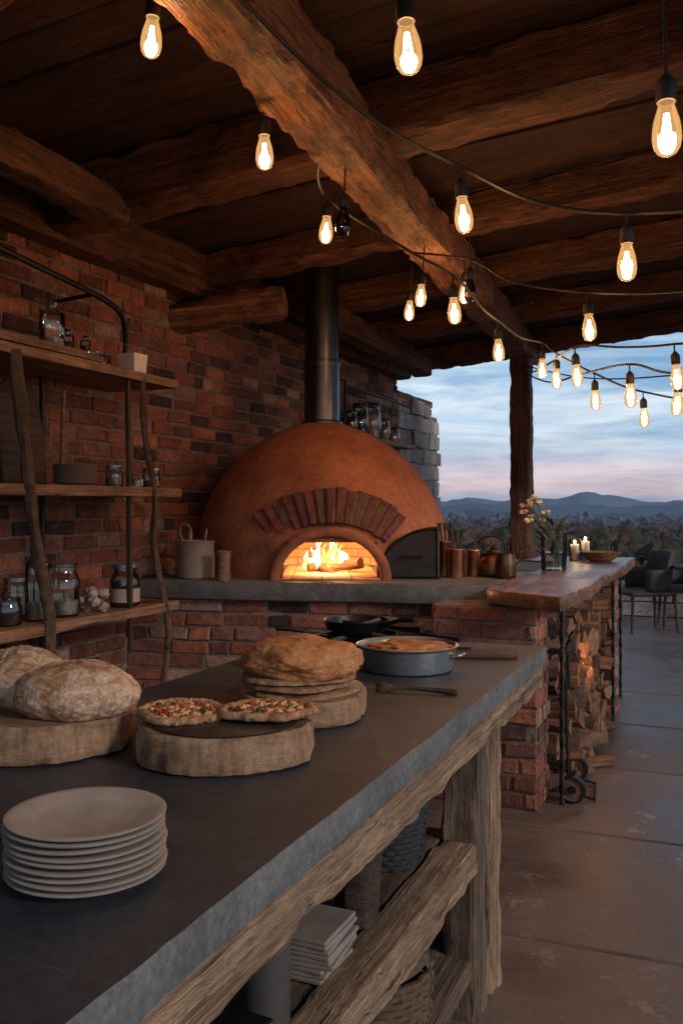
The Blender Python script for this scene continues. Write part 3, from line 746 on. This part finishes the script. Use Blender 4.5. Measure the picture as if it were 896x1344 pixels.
def paddle(name,p,ang,L,w_,th,hl,mt,lab):
    c_=MB(); 
    out=[(0,-w_*.4),(L*.15,-w_*.5),(L*.85,-w_*.5),(L,-w_*.42),(L,w_*.42),(L*.85,w_*.5),(L*.15,w_*.5),(0,w_*.4),(-hl*.2,.014),(-hl,.011),(-hl,-.011),(-hl*.2,-.014)]
    slab(c_,out,0,th,30,.002,1); return c_.obj(name,[mt],None,p,(0,0,ang),50,lab,'utensil')
paddle('wooden_paddle',(-.86,2.93,ZT),R(16),.24,.11,.018,.06,'darkwood','dark wooden paddle board lying on counter')
paddle('wooden_paddle',(-1.33,2.86,ZT+.001),R(40),.2,.10,.014,.12,'darkwood','dark wooden paddle lying beside the skillets')
c_=MB(); c_.tube(smoothpts([(-.86,2.30,ZT+.008),(-.80,2.31,ZT+.012),(-.72,2.325,ZT+.010),(-.645,2.33,ZT+.008)],6),[.012,.016,.018,.014,.009,.007,.006,.006,.006,.006,.006,.006,.006,.007,.007,.008,.009,.010,.008],8,0,True,.2)
c_.obj('wooden_spoon',['darkwood'],label='dark wooden spoon lying on the counter',cat='spoon')
for k,(a,b__) in enumerate((((-1.34,3.12,.97),(-.95,2.98,.975)),((-1.3,3.18,.965),(-.85,3.1,.93)),((-1.1,2.9,.96),(-.78,2.98,.915)),((-1.40,2.75,.93),(-1.15,3.1,.985)))):
    c_=MB(); c_.tube([Vector(a).lerp(Vector(b__),q/6) for q in range(7)],[.010,.007,.005,.005,.005,.006,.012],8); c_.obj('cooking_tongs' if k==0 else 'iron_ladle',['iron'],label='long dark metal cooking tool across the pans',cat='utensil')
kf=thing('knife','table knife with wooden handle beside the plates','knife',(-.93,1.10,ZT),(0,0,R(200)))
c_=MB(); slab(c_,[(0,-.008),(.10,-.010),(.115,0),(.10,.010),(0,.008)],.002,.016,40,.001); c_.obj('handle',['shelfwood'],kf)
c_=MB(); slab(c_,[(-.12,.006),(-.10,-.007),(0,-.007),(0,.007)],.006,.009,40,0); c_.obj('blade',['alu'],kf)

# ---------------------------------------------------------------- things on the lower shelves
def basket(name,loc,r0,r1,h,mt,lab,rows=14):
    c_=MB(); c_.lathe([(0,0),(r0,0)],40)
    for k in range(rows):
        z=h*(k+.5)/rows; r_=r0+(r1-r0)*math.sin(math.pi*.5*(k+.5)/rows)
        pts=[]
        for q in range(61):
            a=2*math.pi*q/60; rr=r_+.003*(1 if (q//2+k)%2 else -1)
            pts.append((rr*math.cos(a),rr*math.sin(a),z))
        c_.tube(pts,h/rows*.56,6,0,False)
    c_.lathe([(r0*.98,0),(r1*.97,h)],40)
    return c_.obj(name,[mt],None,loc,(0,0,0),60,lab,'basket')
basket('woven_basket',(-.80,2.22,.485),.075,.098,.20,'wicker','black woven basket on the shelf')
basket('woven_basket',(-.76,2.0,.175),.12,.135,.16,'wicker2','natural wicker basket on the bottom shelf',10)
c_=MB(); c_.tube([((.128-.002*k/10)*math.cos(k/30*6.283),(.128-.002*k/10)*math.sin(k/30*6.283),.0004*k) for k in range(91)],.009,8,0,False,.5); c_.obj('rope_coil',['wicker2'],None,(-.76,2.0,.340),(R(4),0,0),60,'coiled natural rope resting on wicker basket','rope')
c_=MB(); c_.lathe([(0,0),(.046,0),(.048,.01),(.056,.15),(.060,.158),(.058,.162),(.052,.155),(.044,.01),(0,.01)],22,0,None,.1,4,8); c_.obj('wooden_cup',['darkwood'],None,(-.745,1.87,.487),(0,0,0),30,'dark fluted wooden pot on the shelf','pot')
c_=MB(); c_.lathe([(0,0),(.044,0),(.046,.005),(.046,.15),(.048,.155),(.045,.157),(.043,.15),(.043,.01),(0,.01)],40); c_.obj('metal_canister',['steel'],None,(-.75,1.44,.487),(0,0,0),40,'grey metal canister on the shelf','canister')
for k in range(9):
    c_=MB(); c_.box(-.055,.055,-.075,.075,0,.009,0,.002); c_.box(-.052,.0555,-.072,.072,.002,.007,1,.001)
    c_.obj('book',['cover','paper'],None,(-.75+random.uniform(-.008,.008),1.66,.487+k*.0095),(0,0,R(random.uniform(-6,6))),20,'thin pale booklet in a stack on shelf','book','stacked booklets on the shelf')
for k in range(4):
    c_=MB(); c_.box(-.07,.07,-.09,.09,0,.02,0,.002); c_.box(-.065,.0705,-.085,.085,.004,.016,1,.001)
    c_.obj('book',['iron' if k%2 else 'cover','paper'],None,(-.75,1.24,.487+k*.021),(0,0,R(random.uniform(-6,6))),20,'thick book in a stack on shelf','book','stacked books on the shelf')

# ---------------------------------------------------------------- wooden table with logs
TB=thing('wooden_table','long live edge wooden table on iron legs','table',(0,0,0))
c_=MB(); slab(c_,[(-.64,3.93),(-.61,4.6),(-.63,5.4),(-.60,6.2),(-.62,7.15),(-1.3,7.15),(-1.32,6.5),(-1.035,6.47),(-1.035,4.42),(-1.03,4.20)],.945,1.008,24,.014,9)
o=c_.obj('tabletop',['table'],TB,smooth=45)
me=o.data; me.transform(Matrix.Rotation(R(-90),4,'Z')); o.rotation_euler=(0,0,R(90))
def twisted(x,y_,z0,z1,nm='leg'):
    c_=MB()
    for q in range(2):
        c_.tube([(x+.006*math.cos(k*.5+q*math.pi),y_+.006*math.sin(k*.5+q*math.pi),z0+(z1-z0)*k/60) for k in range(61)],.008,6)
    c_.lathe([(0,z1-.01),(.045,z1-.01),(.045,z1),(0,z1)],16,0,Matrix.Translation((x,y_,0)))
    c_.obj(nm,['iron'],TB)
twisted(-.70,4.34,.0,.944); twisted(-.655,6.05,.0,.944); twisted(-.70,6.95,0,.944); twisted(-1.22,6.95,0,.944)
def log(name,loc,L,r_,kind,rot,seed):
    c_=MB(); pts=[];seg=14
    if kind=='round': ang=[2*math.pi*k/seg for k in range(seg)]; ring=[(r_*math.cos(a),r_*math.sin(a)) for a in ang]; ms=[0]*seg
    else:
        span=math.pi*(1 if kind=='half' else .55); n=8
        ring=[(r_*math.cos(span*k/n),r_*math.sin(span*k/n)) for k in range(n+1)]
        if kind!='half': ring.append((0,0))
        cx=sum(p[0] for p in ring)/len(ring);cy=sum(p[1] for p in ring)/len(ring); ring=[(a-cx,b-cy) for a,b in ring]
        ms=[0]*n+[1]*(len(ring)-n)
    K=len(ring);n=6;vs=[];fs=[];mm=[]
    for i in range(n+1):
        x=-L/2+L*i/n
        for k,(a,b) in enumerate(ring):
            q=1+.28*noise.noise(Vector((x*5+seed,a*16,b*16)))
            vs.append((x+.012*noise.noise(Vector((a*60,b*60,seed)))*(1 if i in (0,n) else 0),a*q,b*q))
    for i in range(n):
        for k in range(K): fs.append((i*K+k,i*K+(k+1)%K,(i+1)*K+(k+1)%K,(i+1)*K+k)); mm.append(ms[k])
    fs+= [tuple(reversed(range(K))),tuple(range(n*K,(n+1)*K))]; mm+=[2,2]
    c_.add(vs,fs,mm)
    return c_.obj(name,['bark','split','endg'],None,loc,rot,35,'split firewood log stacked under the table','log','stacked firewood logs')
random.seed(21)
z=.055; row=0
while z<.82:
    y_=4.53+(.045 if row%2 else 0)
    while y_<6.2:
        r_=random.uniform(.055,.082); kd=random.choice(['quarter','half','quarter','round','quarter','half'])
        if not (z>.62 and y_>5.3 and random.random()<.5):
            log('firewood_log',(-.88+random.uniform(-.06,.07),y_,z+random.uniform(-.012,.012)),random.uniform(.26,.36),r_,kd,(random.uniform(0,6.28),R(random.uniform(-8,8)),R(random.uniform(-18,18))),random.random()*30)
        y_+=r_*1.5
    z+=.092; row+=1
for k,(x,y_,z_,a) in enumerate(((-.70,4.75,.05,70),(-.66,5.0,.05,50),(-.68,5.35,.055,80),(-.72,5.7,.05,60),(-.70,5.1,.14,65))):
    log('firewood_log',(x,y_,z_),.3,.052,random.choice(['half','quarter','round']),(random.uniform(0,6),R(4),R(a)),k*2.2)
# small iron hand truck leaning at the stack
HT=thing('hand_truck','small dark iron hand truck with round wheel beside firewood','hand truck',(-.665,4.44,0),(0,0,R(6)))
c_=MB()
for yy in (-.0,.26): c_.tube(smoothpts([(-.02,yy,.06),(-.03,yy,.45),(-.035,yy,.70),(-.01,yy,.76)],6),.008,8)
for zz in (.22,.48,.70): c_.tube([(-.03,0,zz),(-.03,.26,zz)],.006,8)
c_.tube([(0,-.05,.062),(0,.31,.062)],.008,8); c_.tube([(.0,0,.03),(.10,0,.008),(.10,.26,.008),(.0,.26,.03)],.007,8)
c_.obj('frame',['iron'],HT)
for yy in (-.055,.315):
    c_=MB(); mt_=Matrix.Translation((0,yy,.064))@Matrix.Rotation(R(90),4,'X')
    c_.lathe([(0,-.02),(.052,-.02),(.062,-.017),(.064,0),(.062,.017),(.052,.02),(.045,.012),(.018,.012),(.016,.024),(0,.024)],32,[1,0,0,0,0,1,1,0,0],mt_); c_.obj('wheel',['iron','bark'],HT)
c_=MB()
for k in range(7): flame(c_,-.73+random.uniform(-.02,.01),4.85+.09*k+random.uniform(-.02,.02),.44+random.uniform(-.03,.05),random.uniform(.008,.014),random.uniform(.05,.13),0,k*2.7)
c_.obj('flames',['ember'],label='small orange flames licking up the firewood',cat='fire')
pl('fire_light',(-.61,5.05,.56),1.8,(1,.42,.13),.06)

# ---------------------------------------------------------------- things on ledge and table
c_=MB(); c_.lathe([(0,0),(.092,0),(.102,.01),(.103,.10),(.098,.17),(.100,.195),(.104,.205),(.098,.207),(.090,.195),(.088,.02),(0,.02)],40)
cr=thing('utensil_crock','beige stoneware crock holding utensils beside the oven','crock',(-2.663,4.306,1.0)); c_.obj('crock_body',['crock'],cr)
c_=MB(); c_.tube(smoothpts([(-.07,0,.17),(-.1,0,.25),(-.085,0,.29),(-.05,0,.29),(-.03,0,.25),(-.03,0,.16)],5),.006,8); c_.tube([(.02,.02,.08),(.05,.03,.27)],.006,8); c_.tube([(0,-.02,.08),(-.01,-.05,.25)],.007,8)
c_.obj('utensils',['crock'],cr)
c_=MB(); c_.lathe([(0,0),(.036,0),(.04,.008),(.036,.05),(.034,.10),(.04,.15),(.041,.158),(.034,.158),(.03,.02),(0,.02)],28); c_.obj('wooden_cup',['shelfwood'],None,(-2.449,4.236,1.0),(0,0,0),40,'small turned wooden tumbler beside the crock','cup')
for k,(x,y_,r_,h) in enumerate(((-1.44,4.93,.044,.20),(-1.36,4.88,.048,.16),(-1.30,5.03,.04,.15))):
    e=thing('copper_canister','copper canister with wooden utensils beside the iron hatch','canister',(x,y_,1.0),(0,0,0),'copper canisters')
    c_=MB(); c_.lathe([(0,0),(r_,0),(r_*1.02,.006),(r_*1.02,h-.01),(r_*1.06,h-.004),(r_*1.02,h),(r_*.94,h),(r_*.94,.02),(0,.02)],32); c_.obj('canister_body',['copper'],e)
    if k<2:
        c_=MB()
        for q in range(3): c_.tube([(.01*q,0,.05),(.02*(q-1),.01*q,h+.05),(.03*(q-1),.012*q,h+.10)],[.005,.006,.014],8)
        c_.obj('utensils',['darkwood'],e)
K_=thing('copper_kettle','aged copper kettle with arched black handle','kettle',(-1.20,5.10,1.0),(0,0,R(15)))
c_=MB(); c_.lathe([(0,0),(.095,0),(.108,.01),(.112,.05),(.10,.09),(.07,.125),(.045,.135),(.045,.15),(.04,.152),(0,.158)],40); c_.obj('kettle_body',['brass'],K_)
c_=MB(); c_.lathe([(0,.15),(.03,.152),(.012,.165),(.014,.175),(0,.18)],20); c_.obj('lid',['brass'],K_)
c_=MB(); c_.tube(smoothpts([(.08,0,.06),(.13,0,.09),(.145,0,.13),(.165,0,.14)],5),[.018]*5+[.012]*5+[.009]*6,10); c_.obj('spout',['brass'],K_)
c_=MB(); c_.tube(smoothpts([(-.07,0,.12),(-.09,0,.19),(-.02,0,.225),(.05,0,.20),(.06,0,.13)],6),.006,8); c_.obj('handle',['iron'],K_)
c_=MB(); c_.lathe([(0,0),(.05,0),(.055,.01),(.058,.10),(.05,.13),(.052,.14),(.046,.14),(.05,.1),(.045,.012),(0,.012)],32); c_.obj('small_pot',['brass'],None,(-1.10,4.95,1.0),(0,0,0),40,'small brass pot beside the kettle','pot')
V=thing('flower_vase','clear glass vase with cream flowers on wooden table','vase',(-.943,5.55,1.008))
c_=MB(); c_.lathe([(0,0),(.068,0),(.074,.006),(.076,.10),(.078,.235)],36); c_.obj('vase_glass',['glass'],V)
c_=MB(); c_.lathe([(0,.013),(.068,.013),(.069,.11),(0,.11)],30); c_.obj('water',['glassd'],V)
c_=MB(); random.seed(5)
for k in range(13):
    tx=-.05-random.uniform(0,.15); ty=random.uniform(-.06,.06); tz=.30+random.uniform(0,.14)
    pts=smoothpts([(random.uniform(-.02,.05),random.uniform(-.03,.03),.02),(random.uniform(-.02,.02),0,.18),(tx*.5,ty*.6,.27),(tx,ty,tz)],5)
    c_.tube(pts,.0028,6)
    fl=MB()
    for q in range(6): fl.blob((tx+random.uniform(-.016,.016),ty+random.uniform(-.016,.016),tz+random.uniform(-.006,.010)),(.013,.013,.009),.5,2,k+q,10,6)
    fl.obj('flower',['flowerp'],V)
for k in range(26):
    a=random.uniform(0,6.28); x,y_=.045*math.cos(a)-.02,.045*math.sin(a); z_=random.uniform(.08,.30)
    l_=random.uniform(.04,.08)
    c_.add([(x,y_,z_),(x*1.5+.012,y_*1.5,z_+l_*.5),(x*2.2,y_*2.2,z_+l_),(x*1.5-.012,y_*1.5+.01,z_+l_*.6)],[(0,1,2,3)])
c_.obj('stems',['stem'],V)
for (x,y_,h) in ((-.99,6.70,.15),(-.93,6.80,.17)):
    e=thing('candle','lit ivory candle in glass on wooden table','candle',(x,y_,1.008),(0,0,0),'lit candles on the table')
    c_=MB(); c_.lathe([(0,0),(.030,0),(.030,h-.04),(.02,h-.045),(0,h-.045)],24); c_.obj('wax',['candle'],e)
    c_=MB(); c_.lathe([(.038,0),(.039,h),(.038,h)],24); c_.obj('candle_glass',['glass'],e)
    c_=MB(); flame(c_,0,0,h-.04,.006,.03,0,x); c_.obj('candle_flame',['flame'],e)
    pl('candle_light',(0,0,h-.02),.5,(1,.6,.3),.01,e)
c_=MB(); c_.lathe([(0,0),(.07,0),(.10,.02),(.14,.06),(.145,.066),(.138,.066),(.09,.025),(0,.015)],40,0,None,.06,3); c_.obj('wooden_bowl',['shelfwood'],None,(-.80,6.60,1.008),(0,0,0),40,'shallow wooden bowl on the table','bowl')

# ---------------------------------------------------------------- left shelving
SH=thing('shelf_unit','rustic wall shelves of thick boards on branch uprights','shelf',(0,0,0))
def board(y0,y1,z,th,x0=-2.97,x1=-2.56,seed=0,par=SH,mt='shelfwood'):
    c_=MB(); c_.timber(y1-y0,x1-x0,th,seed,.012,.04,0,None,.03)
    return c_.obj('shelf_board',[mt],par,((0.5*(x0+x1)),y0,z-th/2),(0,0,R(90)),30)
board(2.2,3.98,.915,.045,seed=1); board(2.2,4.0,1.487,.045,seed=2); board(2.2,3.97,2.035,.042,seed=3); board(2.2,3.42,2.085,.034,-2.95,-2.60,seed=4)
tim('upright',(-2.60,3.62,.70),(-2.60,3.60,2.02),.022,.022,'darkwood',3,.004,SH)
c_=MB()
c_.tube(smoothpts([(-2.58,3.86,.50),(-2.56,3.88,.8),(-2.59,3.80,1.2),(-2.56,3.76,1.45),(-2.58,3.70,1.8),(-2.57,3.68,2.01)],8),.016,8,0,True,.5)
c_.tube(smoothpts([(-2.56,2.98,.60),(-2.55,3.0,.9),(-2.57,2.93,1.3),(-2.55,2.86,1.6),(-2.57,2.82,2.01)],8),.024,8,0,True,.5)
c_.obj('branch_upright',['bark'],SH)
c_=MB(); c_.tube([(-2.9,3.36,.3),(-2.9,3.36,2.3)],.014,8)
c_.tube(smoothpts([(-2.62,2.3,2.46),(-2.62,3.0,2.39),(-2.64,3.4,2.36),(-2.66,3.62,2.32),(-2.7,3.72,2.22),(-2.72,3.74,2.08)],8),.014,8)
c_.tube([(-2.64,3.40,2.36),(-2.9,3.40,2.34)],.010,8)
c_.obj('iron_rail',['iron'],SH)
def jar(name,loc,r_,h,lab,fill=None,fh=.5,lid=None,neck=.75,grp=None):
    e=thing(name,lab,'jar' if 'jar' in name else 'bottle',loc,(0,0,0),grp)
    c_=MB(); c_.lathe([(0,.001),(r_*.92,.001),(r_,r_*.12),(r_,h*.66),(r_*.92,h*.76),(r_*neck,h*.84),(r_*neck,h*.95),(r_*neck*1.08,h*.97),(r_*neck*1.06,h)],28); c_.obj('glass_body',['glass'],e)
    if fill: c_=MB(); c_.lathe([(0,.008),(r_*.88,.008),(r_*.88,h*fh*.95),(r_*.5,h*fh*1.02),(0,h*fh)],24,0,None,.06,loc[1]*9,3); c_.obj('contents',[fill],e)
    if lid: c_=MB(); c_.lathe([(0,h*1.06),(r_*neck*1.1,h*1.055),(r_*neck*1.12,h*.96)],24); c_.obj('lid',[lid],e)
G='glass jars on the wall shelves'
jar('glass_bottle',(-2.70,3.19,2.086),.055,.20,'clear glass bottle on the top board','grain',.2,None,.4)
jar('glass_bottle',(-2.72,3.32,2.086),.028,.10,'small dark bottle on the top board','coffee',.5,'iron',.45)
jar('glass_bottle',(-2.68,3.39,2.086),.024,.08,'small dark bottle on the top board','coffee',.5,'iron',.45)
jar('glass_jar',(-2.70,3.50,2.036),.04,.085,'small glass jar on the upper board','grain',.4,None,.9,G)
jar('glass_jar',(-2.74,3.60,2.036),.036,.075,'small glass jar on the upper board','coffee',.6,'iron',.9,G)
c_=MB(); c_.lathe([(0,0),(.058,0),(.062,.006),(.070,.10),(.068,.103),(.064,.096),(.058,.01),(0,.01)],4,0,Matrix.Rotation(R(40),4,'Z')); c_.obj('white_planter',['candle'],None,(-2.67,3.74,2.036),(0,0,0),20,'small square white pot on the shelf','pot')
b_=MB(); b_.lathe([(r_*.93,z_) for r_,z_ in pp],48); me_p2=mk('plate',b_,['crock'],60)
for k in range(9):
    o=bpy.data.objects.new('plate',me_p2); COL.objects.link(o); o.location=(-2.69,3.33,1.49+k*.0095)
    tag(o,'grey stoneware plate stacked on wall shelf','plate','grey plates stacked on the shelf')
jar('glass_jar',(-2.68,3.60,1.489),.04,.095,'small glass jar on the middle board','grain',.5,'alu',.85,G)
jar('glass_jar',(-2.74,3.70,1.489),.034,.08,'small glass jar on the middle board','grain',.5,'alu',.85,G)
jar('glass_jar',(-2.66,3.76,1.489),.034,.07,'small glass jar on the middle board','label',.6,None,.85,G)
jar('glass_jar',(-2.66,3.88,1.489),.045,.09,'small glass jar on the middle board','grain',.4,'alu',.9,G)
c_=MB(); slab(c_,[(-.11,0),(.11,0),(.12,.2),(.10,.42),(.04,.46),(-.04,.46),(-.10,.42),(-.12,.2)],0,.022,24,.003,3)
c_.obj('cutting_board',['darkwood'],None,(-2.78,3.10,1.49),(R(82),0,R(80)),50,'dark wooden cutting board leaning on brick wall','board')
c_=MB(); c_.tube([(0,0,0),(.02,.05,.42)],[.012,.01],8); c_.obj('rolling_pin',['shelfwood'],None,(-2.74,3.30,1.49),(R(8),0,0),40,'thin wooden rod leaning against the wall','rolling pin')
jar('glass_bottle',(-2.66,3.04,.917),.042,.31,'tall clear glass bottle on the lowest board','grain',.25,None,.45)
jar('glass_jar',(-2.68,3.23,.917),.078,.225,'large mason jar on the lowest board','grain',.3,None,.8,G)
jar('glass_jar',(-2.66,3.66,.917),.07,.19,'mason jar with dark beans and paper band','coffee',.62,'alu',.75,G)
c_=MB(); c_.lathe([(.0715,.02),(.0715,.085)],28); c_.obj('jar_band',['label'],None,(-2.66,3.66,.917),(0,0,0),60,'pale paper band wrapped around a glass jar','label')
jar('glass_jar',(-2.66,2.88,.917),.055,.11,'low glass jar on the lowest board','coffee',.5,None,.9,G)
jar('glass_jar',(-2.84,3.12,.917),.05,.16,'low glass jar on the lowest board','grain',.6,'alu',.9,G)
for k in range(9):
    c_=MB(); c_.blob((0,0,0),(.028,.026,.022),.4,2,k*3,14,10); c_.obj('garlic_bulb',['ceramic'],None,(-2.66+random.uniform(-.06,.06),3.44+random.uniform(-.07,.07),.936+(k%3)*.03),(0,0,0),70,'pale garlic bulb in a small pile','garlic','pile of garlic bulbs')
SF=thing('wall_shelf','rustic wooden wall shelf with iron bracket','shelf',(0,0,0))
board(6.6,8.3,1.965,.04,-2.97,-2.70,7,SF)
c_=MB(); c_.tube([(-2.74,6.62,1.9),(-2.74,6.62,2.38),(-2.97,6.62,2.38)],.012,8); c_.tube([(-2.74,6.62,2.33),(-2.74,8.2,2.33)],.009,8); c_.obj('iron_bracket',['iron'],SF)
random.seed(3)
for k,(y_,r_,h,fm) in enumerate(((6.95,.05,.20,'coffee'),(7.15,.07,.27,'coffee'),(7.42,.08,.30,'label'),(7.75,.05,.2,'grain'),(8.0,.055,.14,'grain'))):
    jar('glass_jar',(-2.82,y_,1.967),r_,h,'storage jar on the shelf behind the oven',fm,.75,'iron',.85,G)

# ---------------------------------------------------------------- patio furniture beyond
def chair(loc,rz):
    e=thing('patio_chair','dark woven patio armchair by the low wall','chair',loc,(0,0,rz),'woven patio chairs')
    for (x,y_) in ((-.24,-.24),(.24,-.24),(-.24,.24),(.24,.24)):
        c_=MB(); c_.tube([(x*1.1,y_*1.1,0),(x,y_,.42)],[.014,.02],8); c_.obj('leg',['darkwood'],e)
    c_=MB(); c_.box(-.27,.27,-.27,.27,.40,.46,0,.02); c_.obj('seat',['chairm'],e)
    c_=MB(); vs=[];fs=[]
    for j in range(7):
        for k in range(15):
            a=R(-20)+R(220)*k/14; z_=.46+.42*j/6*(1 if 3<k<11 else .55)
            vs.append((.29*math.cos(a)*(1+.05*j/6),.29*math.sin(a)*(1+.1*j/6),z_))
    for j in range(6):
        for k in range(14): fs.append((j*15+k,j*15+k+1,(j+1)*15+k+1,(j+1)*15+k))
    c_.add(vs,fs); o=c_.obj('backrest',['chairm'],e); md=o.modifiers.new('s','SOLIDIFY'); md.thickness=.025
chair((-.83,10.75,0),R(-60)); chair((-.42,11.3,0),R(10))
Tt=thing('patio_table','dark round patio table beside woven chairs','table',(-.10,10.7,0))
c_=MB(); c_.lathe([(0,.70),(.42,.70),(.43,.72),(.42,.74),(0,.74)],40); c_.obj('tabletop',['darkwood'],Tt)
c_=MB(); c_.lathe([(0,0),(.22,0),(.22,.02),(.04,.05),(.035,.70),(0,.70)],20); c_.obj('pedestal',['iron'],Tt)
w=MB(); bricks(w,(-3.0,12.1,0),0,8,.36,.42,.14,.02,0,stonecol,.03,.012); w.box(-3,5,12.1,12.45,0,.355,1,.01); w.box(-3.05,5.05,12.04,12.5,.36,.41,1,.01)
w.obj('low_stone_wall',['stone','mortar'],smooth=0,label='low grey stone wall edging the patio',cat='wall')

# ---------------------------------------------------------------- world, sun, camera
W=bpy.data.worlds.new('World'); S.world=W; W.use_nodes=True; t=W.node_tree; t.nodes.clear()
out=N(t,'ShaderNodeOutputWorld'); bg=N(t,'ShaderNodeBackground'); bg.inputs[1].default_value=1.05
tc=N(t,'ShaderNodeTexCoord'); sx=N(t,'ShaderNodeSeparateXYZ'); t.links.new(tc.outputs['Generated'],sx.inputs[0])
grad=ramp(t,sx.outputs[2],[(0,(.28,.36,.48)),(.010,(.40,.42,.52)),(.022,(.70,.51,.52)),(.040,(.68,.58,.63)),(.058,(.44,.56,.71)),(.09,(.30,.48,.68)),(.14,(.27,.46,.68)),(.3,(.23,.33,.48)),(1,(.13,.17,.26))])
mp=N(t,'ShaderNodeMapping'); mp.inputs['Scale'].default_value=(1.3,1.3,9); mp.inputs['Location'].default_value=(.7,.2,.1); t.links.new(tc.outputs['Generated'],mp.inputs[0])
n=noi(t,mp.outputs[0],2.9,5,.6,.7)
cl=ramp(t,n,[(.44,(0,0,0)),(.60,(.95,.95,.95))])
ccol=ramp(t,sx.outputs[2],[(0,(.30,.36,.46)),(.020,(.68,.53,.56)),(.05,(.52,.57,.67)),(.08,(.62,.71,.80)),(.13,(.64,.75,.84)),(.2,(.44,.52,.62)),(1,(.18,.21,.28))])
c=mix(t,cl,grad,ccol)
n2=noi(t,mp.outputs[0],6,5,.65,.3); c=mix(t,.8,c,ramp(t,n2,[(.35,(.66,.74,.83)),(.6,(1.1,1.1,1.1))]),'MULTIPLY')
t.links.new(c,bg.inputs[0])
sky=N(t,'ShaderNodeTexSky',sky_type='NISHITA'); sky.sun_disc=False; sky.sun_elevation=R(14); sky.sun_rotation=R(125)
bg2=N(t,'ShaderNodeBackground'); bg2.inputs[1].default_value=.006; t.links.new(sky.outputs[0],bg2.inputs[0])
ads=N(t,'ShaderNodeAddShader'); t.links.new(bg.outputs[0],ads.inputs[0]); t.links.new(bg2.outputs[0],ads.inputs[1]); t.links.new(ads.outputs[0],out.inputs[0])
L=bpy.data.lights.new('sun','SUN'); L.energy=1.5; L.angle=R(12); L.color=(1,.93,.87); lo=bpy.data.objects.new('sun',L); COL.objects.link(lo)
lo.rotation_euler=Vector((-.90,.30,-.40)).to_track_quat('-Z','Y').to_euler()
cam=bpy.data.cameras.new('camera'); co=bpy.data.objects.new('camera',cam); COL.objects.link(co); S.camera=co
co.location=(0,0,1.4); co.rotation_euler=(R(90),0,R(22.7))
cam.sensor_fit='VERTICAL'; cam.sensor_height=36; cam.lens=1200/1344*36; cam.shift_y=-9/1344; cam.clip_end=8000; cam.clip_start=.02
